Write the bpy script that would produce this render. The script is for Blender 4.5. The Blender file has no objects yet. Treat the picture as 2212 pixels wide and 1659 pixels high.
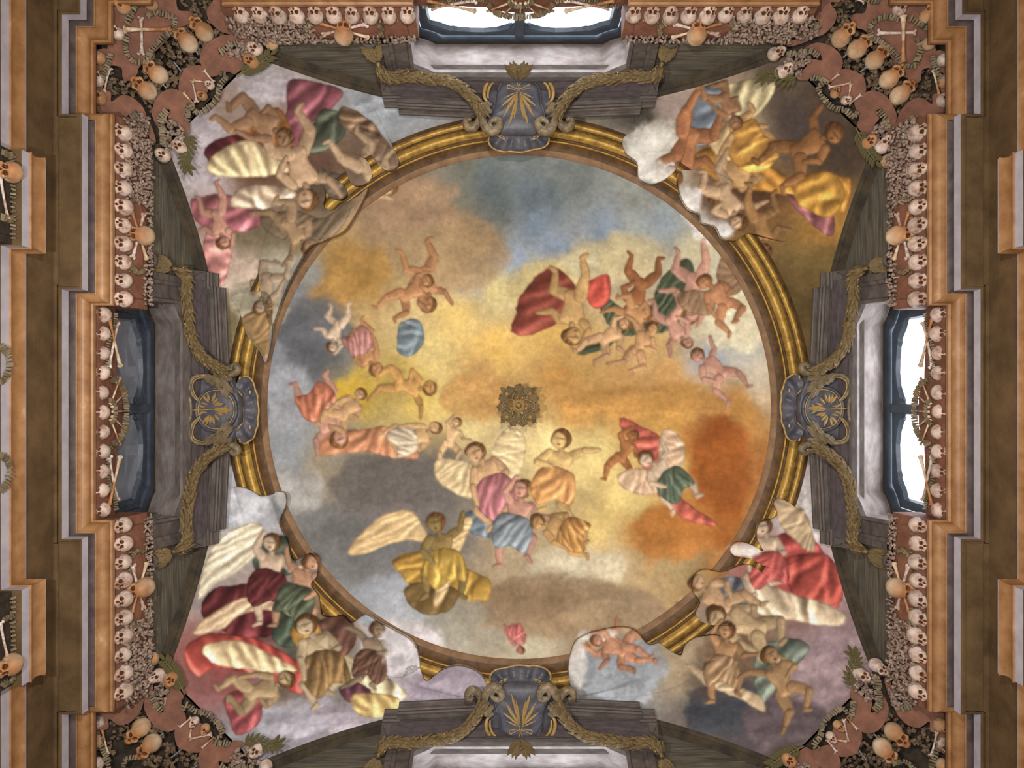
import bpy, bmesh, math, random
import numpy as np
from mathutils import Vector, Matrix
from mathutils.geometry import delaunay_2d_cdt
random.seed(7)
rng = np.random.default_rng(11)
scene = bpy.context.scene
COL = scene.collection
PI = math.pi

# ---------------------------------------------------------------- camera, sky, lights, exposure
F, CX, CY = 1600.0, 1106.0, 829.5      # focal length in pixels of the 2212 x 1659 frame, principal point
ZB = 1.6                               # eye height above the floor; heights below are measured from the eye
X0, Y0 = 0.095, 0.31                   # axis of the square room
cam_d = bpy.data.cameras.new('camera')
cam_d.sensor_width = 36.0
cam_d.lens = 36.0 * F / 2212.0
cam_d.clip_end = 200
cam = bpy.data.objects.new('camera', cam_d)
COL.objects.link(cam)
cam.location = (0, 0, ZB)
cam.rotation_euler = (PI, 0, 0)        # looks straight up
scene.camera = cam

world = bpy.data.worlds.new('overcast_sky')
scene.world = world
world.use_nodes = True
bg = world.node_tree.nodes['Background']
bg.inputs['Color'].default_value = (0.86, 0.93, 1.0, 1)
bg.inputs['Strength'].default_value = 5.0

def lamp(name, loc, power, color, size, target):
    d = bpy.data.lights.new(name, 'AREA')
    d.shape = 'DISK'; d.size = size; d.energy = power; d.color = color; d.spread = math.radians(150)
    o = bpy.data.objects.new(name, d); COL.objects.link(o)
    o.location = loc
    o.rotation_euler = (Vector(target) - Vector(loc)).to_track_quat('-Z', 'Y').to_euler()
    return o
# unseen upward area lights: two casting the rosette's shadows, two added as fill
lamp('unseen_uplight', (-1.9, 0.1, 2.4), 250, (1.0, 0.975, 0.94), 0.13, (0.3, 0.3, 12.5))
lamp('unseen_uplight', (0.0, -1.7, 2.4), 250, (1.0, 0.975, 0.94), 0.13, (0.1, 0.5, 12.5))
lamp('unseen_uplight', (2.6, 2.8, 2.6), 80, (1.0, 0.975, 0.94), 0.5, (0.0, 0.2, 12.5))  # added weak fill, no fixture modelled
lamp('unseen_uplight', (0.0, 0.3, 0.6), 190, (1.0, 0.985, 0.97), 2.4, (0.05, 0.31, 12.5))  # added broad fill low in the middle of the room

scene.cycles.adaptive_threshold = 0.03
scene.cycles.max_bounces = 5
scene.cycles.diffuse_bounces = 3
scene.cycles.glossy_bounces = 2
scene.cycles.caustics_reflective = False
scene.cycles.caustics_refractive = False
scene.view_settings.view_transform = 'Standard'
scene.view_settings.look = 'None'
scene.view_settings.gamma = 1.0
scene.view_settings.use_curve_mapping = False
scene.view_settings.exposure = 0.0

# ---------------------------------------------------------------- materials
def lin(c):
    return tuple(((x / 255.0) / 12.92 if x <= 10.3 else ((x / 255.0 + 0.055) / 1.055) ** 2.4) for x in c)

MAT = {}
def mat(name, c1, c2=None, scale=6.0, rough=0.75, metal=0.0, detail=4.0, stretch=(1, 1, 1), bump=0.15, bscale=None,
        c3=None, per_object=0.0, lo=0.35, hi=0.65, spec=0.3, stain=None):
    m = bpy.data.materials.new(name); m.use_nodes = True
    nt = m.node_tree; N = nt.nodes; L = nt.links
    b = N['Principled BSDF']
    b.inputs['Roughness'].default_value = rough
    b.inputs['Metallic'].default_value = metal
    b.inputs['Specular IOR Level'].default_value = spec
    tc = N.new('ShaderNodeTexCoord'); mp = N.new('ShaderNodeMapping')
    mp.inputs['Scale'].default_value = stretch
    L.new(tc.outputs['Object'], mp.inputs['Vector'])
    src = mp.outputs['Vector']
    if per_object:
        oi = N.new('ShaderNodeObjectInfo'); va = N.new('ShaderNodeVectorMath'); va.operation = 'ADD'
        mu = N.new('ShaderNodeMath'); mu.operation = 'MULTIPLY'; mu.inputs[1].default_value = 37.0
        L.new(oi.outputs['Random'], mu.inputs[0]); L.new(src, va.inputs[0]); L.new(mu.outputs[0], va.inputs[1])
        src = va.outputs[0]
    n = N.new('ShaderNodeTexNoise'); n.inputs['Scale'].default_value = scale; n.inputs['Detail'].default_value = detail
    n.inputs['Roughness'].default_value = 0.62
    L.new(src, n.inputs['Vector'])
    cr = N.new('ShaderNodeValToRGB')
    cr.color_ramp.elements[0].position = lo; cr.color_ramp.elements[1].position = hi
    cr.color_ramp.elements[0].color = lin(c1) + (1,)
    cr.color_ramp.elements[1].color = lin(c2 or c1) + (1,)
    if c3:
        e = cr.color_ramp.elements.new(min(0.97, hi + 0.14)); e.color = lin(c3) + (1,)
    L.new(n.outputs['Fac'], cr.inputs['Fac'])
    out = cr.outputs['Color']
    if per_object:
        hs = N.new('ShaderNodeHueSaturation')
        mr = N.new('ShaderNodeMapRange'); mr.inputs['To Min'].default_value = 1 - per_object; mr.inputs['To Max'].default_value = 1 + per_object * 0.7
        L.new(oi.outputs['Random'], mr.inputs['Value']); L.new(mr.outputs['Result'], hs.inputs['Value'])
        L.new(out, hs.inputs['Color']); out = hs.outputs['Color']
    if stain:                                             # old brown stain towards the face of a skull, the end of a bone
        sx = N.new('ShaderNodeSeparateXYZ'); L.new(tc.outputs['Object'], sx.inputs[0])
        ad = N.new('ShaderNodeMath'); ad.operation = 'MULTIPLY_ADD'; ad.inputs[1].default_value = 0.09; L.new(n.outputs['Fac'], ad.inputs[0]); L.new(sx.outputs['Y'], ad.inputs[2])
        ms = N.new('ShaderNodeMapRange'); ms.inputs['From Min'].default_value = stain[1]; ms.inputs['From Max'].default_value = stain[2]; ms.inputs['To Max'].default_value = stain[3]
        L.new(ad.outputs[0], ms.inputs['Value'])
        mxs = N.new('ShaderNodeMixRGB'); mxs.blend_type = 'MULTIPLY'; mxs.inputs[2].default_value = lin(stain[0]) + (1,)
        L.new(ms.outputs['Result'], mxs.inputs[0]); L.new(out, mxs.inputs[1]); out = mxs.outputs[0]
    L.new(out, b.inputs['Base Color'])
    if bump:
        n2 = N.new('ShaderNodeTexNoise'); n2.inputs['Scale'].default_value = bscale or scale * 5; n2.inputs['Detail'].default_value = 2
        L.new(src, n2.inputs['Vector'])
        bu = N.new('ShaderNodeBump'); bu.inputs['Strength'].default_value = bump; bu.inputs['Distance'].default_value = 0.02
        L.new(n2.outputs['Fac'], bu.inputs['Height']); L.new(bu.outputs['Normal'], b.inputs['Normal'])
    MAT[name] = m
    return m

mat('ochre_marble', (140, 97, 58), (172, 127, 84), 5, 0.45, c3=(198, 162, 124), bump=0.05, spec=0.4)
mat('grey_cove', (70, 60, 58), (98, 84, 82), 6, 0.5, bump=0.1, bscale=60)
mat('pale_fascia', (168, 162, 172), (188, 182, 190), 5, 0.55, bump=0.1, bscale=60)
mat('umber_plaster', (82, 62, 38), (108, 84, 54), 3.0, 0.85, bump=0.2, bscale=25)
mat('dark_gap', (34, 34, 40), (52, 52, 60), 8, 0.8)
mat('red_board', (108, 70, 53), (136, 90, 69), 7, 0.7, stretch=(1, 1, 1), c3=(152, 100, 68), bump=0.2, bscale=40)
mat('lunette_wood', (66, 62, 54), (104, 96, 82), 7, 0.7, stretch=(0.35, 5, 5), c3=(134, 116, 82), bump=0.15, bscale=12)
mat('arch_dark', (46, 40, 32), (74, 62, 44), 5, 0.8, bump=0.1)
mat('surround_wood', (68, 61, 57), (96, 86, 80), 5, 0.55, stretch=(1, 3, 3), bump=0.15, bscale=30, c3=(124, 112, 102))
mat('reveal_plaster', (128, 112, 104), (166, 154, 150), 4, 0.8, c3=(178, 172, 158), bump=0.12, bscale=20)
mat('frame_paint', (58, 66, 76), (76, 84, 94), 5, 0.4, bump=0.05)
mat('shutter_paint', (124, 128, 138), (146, 148, 154), 3, 0.6, bump=0.04)
mat('gilding', (128, 92, 34), (186, 146, 64), 9, 0.5, metal=0.3, c3=(110, 82, 40), bump=0.2, bscale=40, spec=0.5, lo=0.3, hi=0.6)
mat('ring_brown', (70, 50, 30), (104, 76, 46), 8, 0.6, bump=0.2, bscale=40)
mat('ring_tan', (122, 92, 66), (146, 114, 84), 7, 0.8)
mat('gilt_foliage', (78, 64, 42), (138, 114, 74), 22, 0.5, metal=0.15, c3=(176, 148, 102), bump=0.3, bscale=60, per_object=0.18)
mat('gilt_edge', (146, 116, 68), (182, 150, 94), 14, 0.5, metal=0.15, bump=0.1)
mat('cartouche_grey', (62, 61, 68), (92, 89, 94), 6, 0.45, bump=0.12, bscale=30, c3=(112, 106, 106))
mat('acanthus_grey', (96, 84, 66), (146, 126, 96), 16, 0.5, metal=0.15, bump=0.3, bscale=50, c3=(176, 152, 112))
mat('bone_pale', (150, 116, 94), (210, 192, 180), 13, 0.6, c3=(232, 220, 210), bump=0.15, bscale=40, per_object=0.14, lo=0.30, hi=0.52, stain=((220, 184, 156), 0.06, 0.14, 0.55))
mat('bone_warm', (170, 128, 88), (210, 186, 154), 9, 0.55, c3=(226, 212, 190), bump=0.12, bscale=40, per_object=0.12, lo=0.30, hi=0.55, stain=((206, 152, 98), 0.03, 0.12, 0.85))
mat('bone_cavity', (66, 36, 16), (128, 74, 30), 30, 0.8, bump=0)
mat('small_bone', (106, 84, 70), (178, 154, 138), 16, 0.65, c3=(214, 196, 184), bump=0.1, per_object=0.2)
mat('dusty_bone', (70, 56, 42), (128, 106, 82), 14, 0.8, c3=(150, 128, 102), bump=0.2)
mat('bone_chip', (84, 70, 50), (142, 126, 96), 18, 0.5, per_object=0.4, c3=(186, 176, 156), bump=0.1)
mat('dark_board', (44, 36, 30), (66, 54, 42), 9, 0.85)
mat('iron', (90, 92, 98), (116, 118, 124), 8, 0.5, metal=0.5)
mat('sprig_green', (80, 74, 48), (110, 100, 64), 14, 0.6)
mat('floor_stone', (140, 136, 132), (170, 166, 160), 2, 0.7)
mat('hood_dark_wood', (64, 56, 56), (86, 76, 76), 6, 0.6, stretch=(1, 3, 3))  # darker wood of the panel below the hood cornice
mat('lower_plaster', (150, 144, 136), (170, 164, 156), 2, 0.85)

def glass_mat():
    m = bpy.data.materials.new('window_glass'); m.use_nodes = True
    nt = m.node_tree; N = nt.nodes
    for x in list(N): N.remove(x)
    o = N.new('ShaderNodeOutputMaterial'); mx = N.new('ShaderNodeMixShader')
    t = N.new('ShaderNodeBsdfTransparent'); g = N.new('ShaderNodeBsdfGlossy')
    t.inputs['Color'].default_value = (0.97, 0.98, 1, 1); g.inputs['Roughness'].default_value = 0.05
    mx.inputs[0].default_value = 0.05
    nt.links.new(t.outputs[0], mx.inputs[1]); nt.links.new(g.outputs[0], mx.inputs[2])
    nt.links.new(mx.outputs[0], o.inputs['Surface'])
    MAT['window_glass'] = m
glass_mat()

def fresco_mat():
    m = bpy.data.materials.new('fresco_paint'); m.use_nodes = True
    nt = m.node_tree; N = nt.nodes; L = nt.links
    b = N['Principled BSDF']; b.inputs['Roughness'].default_value = 0.85; b.inputs['Specular IOR Level'].default_value = 0.15
    a = N.new('ShaderNodeVertexColor'); a.layer_name = 'paint'
    tc = N.new('ShaderNodeTexCoord')
    n = N.new('ShaderNodeTexNoise'); n.inputs['Scale'].default_value = 14; n.inputs['Detail'].default_value = 6; n.inputs['Roughness'].default_value = 0.7
    L.new(tc.outputs['Object'], n.inputs['Vector'])
    mr = N.new('ShaderNodeMapRange'); mr.inputs['From Min'].default_value = 0.3; mr.inputs['From Max'].default_value = 0.7
    mr.inputs['To Min'].default_value = 0.84; mr.inputs['To Max'].default_value = 1.12
    L.new(n.outputs['Fac'], mr.inputs['Value'])
    hs = N.new('ShaderNodeHueSaturation'); L.new(a.outputs['Color'], hs.inputs['Color']); L.new(mr.outputs['Result'], hs.inputs['Value'])
    L.new(hs.outputs['Color'], b.inputs['Base Color'])
    bu = N.new('ShaderNodeBump'); bu.inputs['Strength'].default_value = 0.08; bu.inputs['Distance'].default_value = 0.01
    L.new(n.outputs['Fac'], bu.inputs['Height']); L.new(bu.outputs['Normal'], b.inputs['Normal'])
    MAT['fresco_paint'] = m
fresco_mat()

# ---------------------------------------------------------------- helpers
PHI = {'near': 0.0, 'left': PI / 2, 'far': PI, 'right': 1.5 * PI}
SIDE_WORD = {'left': 'left', 'far': 'top', 'right': 'right', 'near': 'bottom'}
CORNER_PHI = {'lower right': 0.0, 'lower left': PI / 2, 'upper left': PI, 'upper right': 1.5 * PI}

def room_matrix(phi=0.0):
    return Matrix.Translation((X0, Y0, ZB)) @ Matrix.Rotation(phi, 4, 'Z')

def proj(p):
    """photo pixel of a world point"""
    z = p[2] - ZB
    return (CX + F * p[0] / z, CY + F * p[1] / z)

def in_frame(p, m=25):
    u, v = proj(p)
    return -m < u < 2212 + m and -m < v < 1659 + m

def mesh(name, verts, faces, mats, smooth=False, midx=None):
    me = bpy.data.meshes.new(name)
    me.from_pydata([tuple(v) for v in verts], [], faces)
    if not isinstance(mats, (list, tuple)): mats = [mats]
    for m in mats: me.materials.append(MAT[m])
    if midx is not None: me.polygons.foreach_set('material_index', midx)
    if smooth: me.polygons.foreach_set('use_smooth', [True] * len(me.polygons))
    me.update()
    return me

def tidy(me):
    bm = bmesh.new(); bm.from_mesh(me); bmesh.ops.recalc_face_normals(bm, faces=bm.faces); bm.to_mesh(me); bm.free(); return me

def link(name, me, parent=None, matrix=None):
    o = bpy.data.objects.new(name, me)
    COL.objects.link(o)
    if parent is not None: o.parent = parent
    if matrix is not None: o.matrix_local = matrix
    return o

def tag(o, label, category, group=None, kind=None):
    o['label'] = label; o['category'] = category
    if group: o['group'] = group
    if kind: o['kind'] = kind
    return o

def structure(name, matrix, me=None, label=None, category=None):
    o = link(name, me, None, matrix); o['kind'] = 'structure'
    if label: o['label'] = label
    if category: o['category'] = category
    return o

class MB:
    def __init__(s): s.v = []; s.f = []; s.m = []
    def add(s, verts, faces, mi=0):
        k = len(s.v); s.v += [tuple(x) for x in verts]
        s.f += [tuple(i + k for i in f) for f in faces]; s.m += [mi] * len(faces)
        return s
    def grid(s, rows, mi=0, close_u=False, close_v=False):
        k = len(s.v); nr = len(rows); nc = len(rows[0])
        for r in rows: s.v += [tuple(p) for p in r]
        for i in range(nr if close_u else nr - 1):
            for j in range(nc if close_v else nc - 1):
                a = k + i * nc + j; b = k + i * nc + (j + 1) % nc
                i2 = (i + 1) % nr
                c = k + i2 * nc + (j + 1) % nc; d = k + i2 * nc + j
                s.f.append((a, b, c, d)); s.m.append(mi)
        return s
    def box(s, lo, hi, mi=0):
        x0, y0, z0 = lo; x1, y1, z1 = hi
        v = [(x0, y0, z0), (x1, y0, z0), (x1, y1, z0), (x0, y1, z0), (x0, y0, z1), (x1, y0, z1), (x1, y1, z1), (x0, y1, z1)]
        return s.add(v, [(3, 2, 1, 0), (4, 5, 6, 7), (0, 1, 5, 4), (1, 2, 6, 5), (2, 3, 7, 6), (3, 0, 4, 7)], mi)
    def tube(s, pts, radii, n=8, mi=0, flat=1.0, cap=True):
        pts = [Vector(p) for p in pts]
        rows = []
        up = Vector((0, 0, 1))
        for i, p in enumerate(pts):
            t = (pts[min(i + 1, len(pts) - 1)] - pts[max(i - 1, 0)])
            t = t.normalized() if t.length > 1e-9 else Vector((1, 0, 0))
            a = t.cross(up)
            if a.length < 1e-3: a = t.cross(Vector((0, 1, 0)))
            a.normalize(); b = a.cross(t).normalized()
            r = radii[i] if isinstance(radii, (list, tuple)) else radii
            rows.append([p + a * (math.cos(2 * PI * j / n) * r) + b * (math.sin(2 * PI * j / n) * r * flat) for j in range(n)])
        k = len(s.v)
        s.grid(rows, mi, close_v=True)
        if cap:
            s.f.append(tuple(k + j for j in range(n))[::-1]); s.m.append(mi)
            e = k + (len(rows) - 1) * n
            s.f.append(tuple(e + j for j in range(n))); s.m.append(mi)
        return s
    def ball(s, c, r, n=10, m=7, mi=0, axes=None):
        if not isinstance(r, (list, tuple)): r = (r, r, r)
        rows = []
        for i in range(m + 1):
            th = PI * i / m
            row = []
            for j in range(n):
                ph = 2 * PI * j / n
                q = Vector((r[0] * math.sin(th) * math.cos(ph), r[1] * math.sin(th) * math.sin(ph), r[2] * math.cos(th)))
                if axes is not None: q = axes @ q
                row.append(q + Vector(c))
            rows.append(row)
        return s.grid(rows, mi, close_v=True)
    def slab(s, outline, depth, mi=0, top=None):
        """closed outline of 3-D points, thickened away by the vector depth; a bevel-free plate"""
        d = Vector(depth); n = len(outline); k = len(s.v)
        a = [Vector(p) for p in outline]
        s.v += [tuple(p) for p in a] + [tuple(p + d) for p in a]
        s.f.append(tuple(range(k, k + n))); s.m.append(mi)
        s.f.append(tuple(range(k + 2 * n - 1, k + n - 1, -1))); s.m.append(mi)
        for i in range(n):
            j = (i + 1) % n
            s.f.append((k + i, k + j, k + n + j, k + n + i)); s.m.append(mi)
        return s
    def mesh(s, name, mats, smooth=False):
        return mesh(name, s.v, s.f, mats, smooth, s.m)

def spline(pts, n=6, closed=False):
    """Catmull-Rom through 2-D or 3-D points"""
    P = [np.array(p, float) for p in pts]; out = []; m = len(P)
    for i in range(m if closed else m - 1):
        if closed: p0, p1, p2, p3 = P[(i - 1) % m], P[i], P[(i + 1) % m], P[(i + 2) % m]
        else: p0, p1, p2, p3 = P[max(i - 1, 0)], P[i], P[i + 1], P[min(i + 2, m - 1)]
        for k in range(n):
            t = k / n
            out.append(0.5 * ((2 * p1) + (-p0 + p2) * t + (2 * p0 - 5 * p1 + 4 * p2 - p3) * t * t + (-p0 + 3 * p1 - 3 * p2 + p3) * t ** 3))
    if not closed: out.append(P[-1])
    return [tuple(float(c) for c in p) for p in out]

def frame_matrix(loc, fwd, up, scale=1.0):
    """object axes: y along fwd, z close to up"""
    y = Vector(fwd).normalized(); z = Vector(up); z = (z - y * z.dot(y)).normalized(); x = y.cross(z)
    sc = scale if isinstance(scale, (tuple, list)) else (scale,) * 3
    m = Matrix(((x.x * sc[0], y.x * sc[1], z.x * sc[2], loc[0]), (x.y * sc[0], y.y * sc[1], z.y * sc[2], loc[1]),
                (x.z * sc[0], y.z * sc[1], z.z * sc[2], loc[2]), (0, 0, 0, 1)))
    return m
# ================================================================ THE SETTING
# ---- stepped cornice that runs round the room; plan of its inner edge, room coordinates
SIDE_PLAN = [(-3.985, 4.41), (-3.985, 4.6), (-3.22, 4.6), (-3.22, 4.395), (-1.157, 4.395), (-1.157, 4.6),
             (1.157, 4.6), (1.157, 4.395), (3.22, 4.395), (3.22, 4.6), (3.985, 4.6), (3.985, 4.41), (4.41, 4.41)]
LOW_PLAN = [(-2.46, 4.78), (-2.46, 4.59), (-1.58, 4.59), (-1.58, 4.78), (1.58, 4.78), (1.58, 4.59), (2.46, 4.59), (2.46, 4.78), (4.78, 4.78)]
def loop(plan):
    out = []
    for phi in (0.0, 1.5 * PI, PI, 0.5 * PI):
        c, s = math.cos(phi), math.sin(phi)
        out += [(a * c - d * s, a * s + d * c) for a, d in plan]
    return out
def offset(poly, dl):
    n = len(poly); out = []
    for i in range(n):
        p0, p1, p2 = (np.array(poly[(i + k) % n]) for k in (-1, 0, 1))
        e1 = (p1 - p0) / np.linalg.norm(p1 - p0); e2 = (p2 - p1) / np.linalg.norm(p2 - p1)
        n1 = np.array((-e1[1], e1[0])); n2 = np.array((-e2[1], e2[0]))
        if abs(np.dot(e1, e2)) > 0.99: out.append(tuple(p1 + n1 * dl))
        else: out.append(tuple(p1 + (n1 + n2) * dl))
    return out
def sweep(name, poly, prof, m, parent, smooth=False):
    b = MB()
    rings = []
    for dl, z in prof: rings.append([(x, y, z) for x, y in offset(poly, dl)])
    n = len(poly)
    for a, c in zip(rings[:-1], rings[1:]):
        for i in range(n):
            j = (i + 1) % n
            b.add([a[i], a[j], c[j], c[i]], [(0, 1, 2, 3)])
    return link(name, b.mesh(name, m), parent)
def arc(p, q, bulge, n=7):
    """points from p to q bowed by bulge to the left of the way"""
    p, q = np.array(p), np.array(q); e = q - p; nn = np.array((-e[1], e[0]))
    return [tuple(p + e * t + nn * bulge * 4 * t * (1 - t)) for t in np.linspace(0, 1, n)]

UP = loop(SIDE_PLAN); LOW = loop(LOW_PLAN)
cornice = structure('trim_1', room_matrix(), None, 'stepped ochre and grey cornice running round the room below the skulls', 'cornice')
sweep('top_ledge', UP, [(0.30, 8.055), (0.012, 8.055), (0.004, 8.03)], 'dark_gap', cornice)
sweep('fillet', UP, [(0.004, 8.03), (0.0, 8.0), (0.0, 7.972), (0.022, 7.962)], 'ochre_marble', cornice)
sweep('roll_moulding', UP, arc((0.022, 7.962), (0.106, 7.862), -0.28, 9), 'ochre_marble', cornice)
sweep('bead', UP, [(0.106, 7.862), (0.100, 7.852), (0.100, 7.842), (0.112, 7.838)], 'ochre_marble', cornice)
sweep('cove', UP, arc((0.112, 7.838), (0.130, 7.735), 0.22, 7), 'grey_cove', cornice)
sweep('fascia', UP, [(0.130, 7.735), (0.124, 7.73), (0.128, 7.625)], 'pale_fascia', cornice)
sweep('drip_edge', UP, [(0.128, 7.625), (0.150, 7.620), (0.155, 7.60), (0.165, 7.60)], 'umber_plaster', cornice)
sweep('soffit', UP, [(0.165, 7.62), (0.42, 7.62)], 'umber_plaster', cornice)

low = structure('trim_2', room_matrix(), None, 'lower ochre and pale grey architrave with projecting blocks below the main cornice', 'architrave')
sweep('top_ledge', LOW, [(0.3, 7.17), (0.045, 7.17), (0.045, 7.15), (0.025, 7.14)], 'umber_plaster', low)
sweep('fillet', LOW, [(0.025, 7.14), (-0.012, 7.125), (-0.012, 7.108), (-0.022, 7.10)], 'pale_fascia', low)
sweep('roll_moulding', LOW, arc((-0.022, 7.10), (-0.006, 6.925), 0.10, 9), 'ochre_marble', low)
sweep('bead', LOW, [(-0.006, 6.925), (-0.014, 6.915), (-0.014, 6.905), (0.0, 6.90)], 'ochre_marble', low)
sweep('fascia', LOW, [(0.0, 6.90), (0.0, 6.79)], 'pale_fascia', low)
sweep('soffit', LOW, [(0.0, 6.79), (0.34, 6.79)], 'umber_plaster', low)

fl = MB(); fl.box((-5.6, -5.6, -ZB - 0.1), (5.6, 5.6, -ZB))
structure('floor', room_matrix(), fl.mesh('floor', 'floor_stone'), 'stone floor far below', 'floor')

# ---- four walls: lower plaster, lunette panel and arch band
def d_front(z): return 4.15 - 0.33 * (z - 8.8)
def z_arch(s): return 9.70 - 0.0985 * s * s
S_FOOT = 3.12
FRONT = [(1.27, 7.95), (1.27, 8.4), (1.27, 8.87), (1.23, 8.895), (1.17, 8.925), (1.10, 8.965), (1.05, 9.005), (1.03, 9.01)]
BACK = [(1.33, 7.95), (1.33, 8.7), (1.33, 9.41), (1.28, 9.435), (1.21, 9.48), (1.14, 9.54), (1.09, 9.60), (1.07, 9.61)]
def contour(half):
    return [(-s, z) for s, z in half] + [(s, z) for s, z in half[::-1]]

walls = {}
for i, (side, phi) in enumerate(PHI.items()):
    R = room_matrix(phi)
    w = structure('wall_' + side, R, None, 'dark wooden lunette wall at the %s of the photo with its window' % SIDE_WORD[side], 'wall')
    walls[side] = w
    b = MB()                                              # plain wall below the architrave and between the two mouldings
    b.box((-4.9, 4.88, -ZB), (4.9, 5.1, 6.4))
    link('lower_wall', b.mesh('lower_wall', 'lower_plaster'), w)
    b = MB(); b.box((-4.9, 4.87, 6.4), (4.9, 5.1, 6.85))
    b.box((-4.9, 4.80, 6.85), (4.9, 5.1, 7.66))
    link('middle_wall', b.mesh('middle_wall', 'umber_plaster'), w)
    b = MB()                                              # lunette panel of grained wood, open at the window
    cols = list(np.linspace(-3.13, 3.13, 57))
    rows = []
    for s in cols:
        zt = z_arch(min(abs(s), S_FOOT)) + 0.02
        zb = 8.06
        if abs(s) < 1.42: zb = 9.20
        rows.append([(s, d_front(z) + 0.15, z) for z in np.linspace(zb, max(zt, zb + 0.01), 8)])
    b.grid(rows)
    link('lunette_panel', b.mesh('lunette_panel', 'lunette_wood'), w)
    b = MB()                                              # dark arch band between the panel and the painted pendentives
    rows = []
    for s in np.linspace(-3.14, 3.14, 67):
        z = z_arch(s)
        d = d_front(z)
        rows.append([(s, d + 0.17, z - 0.03), (s, d + 0.06, z - 0.012), (s, d + 0.05, z - 0.03), (s, d + 0.01, z - 0.012), (s, d - 0.004, z + 0.004), (s, d - 0.004, z + 0.05)])
    b.grid(rows)
    link('arch_band', b.mesh('arch_band', 'arch_dark'), w)
    # boards that carry the bones above the cornice: two projecting panels and the bay under the window
    for sg in (-1, 1):
        b = MB(); a0, a1 = 1.165, 3.24
        rows = []
        for s in np.linspace(a0, a1, 12):
            rows.append([(sg * s, 4.62, 8.05), (sg * s, 4.425, 8.05), (sg * s, 4.36, 8.28), (sg * s, 4.30, 8.50), (sg * s, 4.30, 8.54), (sg * s, 4.6, 8.54)])
        b.grid(rows)
        for s in (a0, a1):
            b.add([(sg * s, 4.62, 8.05), (sg * s, 4.425, 8.05), (sg * s, 4.36, 8.28), (sg * s, 4.30, 8.50), (sg * s, 4.30, 8.54), (sg * s, 4.62, 8.54)], [(0, 1, 2, 3, 4, 5)])
        link('frieze_board', b.mesh('frieze_board', 'red_board'), w)
    b = MB()
    out = [(-1.17, 8.05), (-1.17, 8.40), (-1.0, 8.43), (-0.8, 8.40), (-0.5, 8.43), (-0.33, 8.44), (-0.28, 8.50), (-0.15, 8.55), (0, 8.56),
           (0.15, 8.55), (0.28, 8.50), (0.33, 8.44), (0.5, 8.43), (0.8, 8.40), (1.0, 8.43), (1.17, 8.40), (1.17, 8.05)]
    b.slab([(s, 4.60, z) for s, z in out], (0, 0.04, 0))
    link('bay_board', b.mesh('bay_board', 'red_board'), w)

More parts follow.
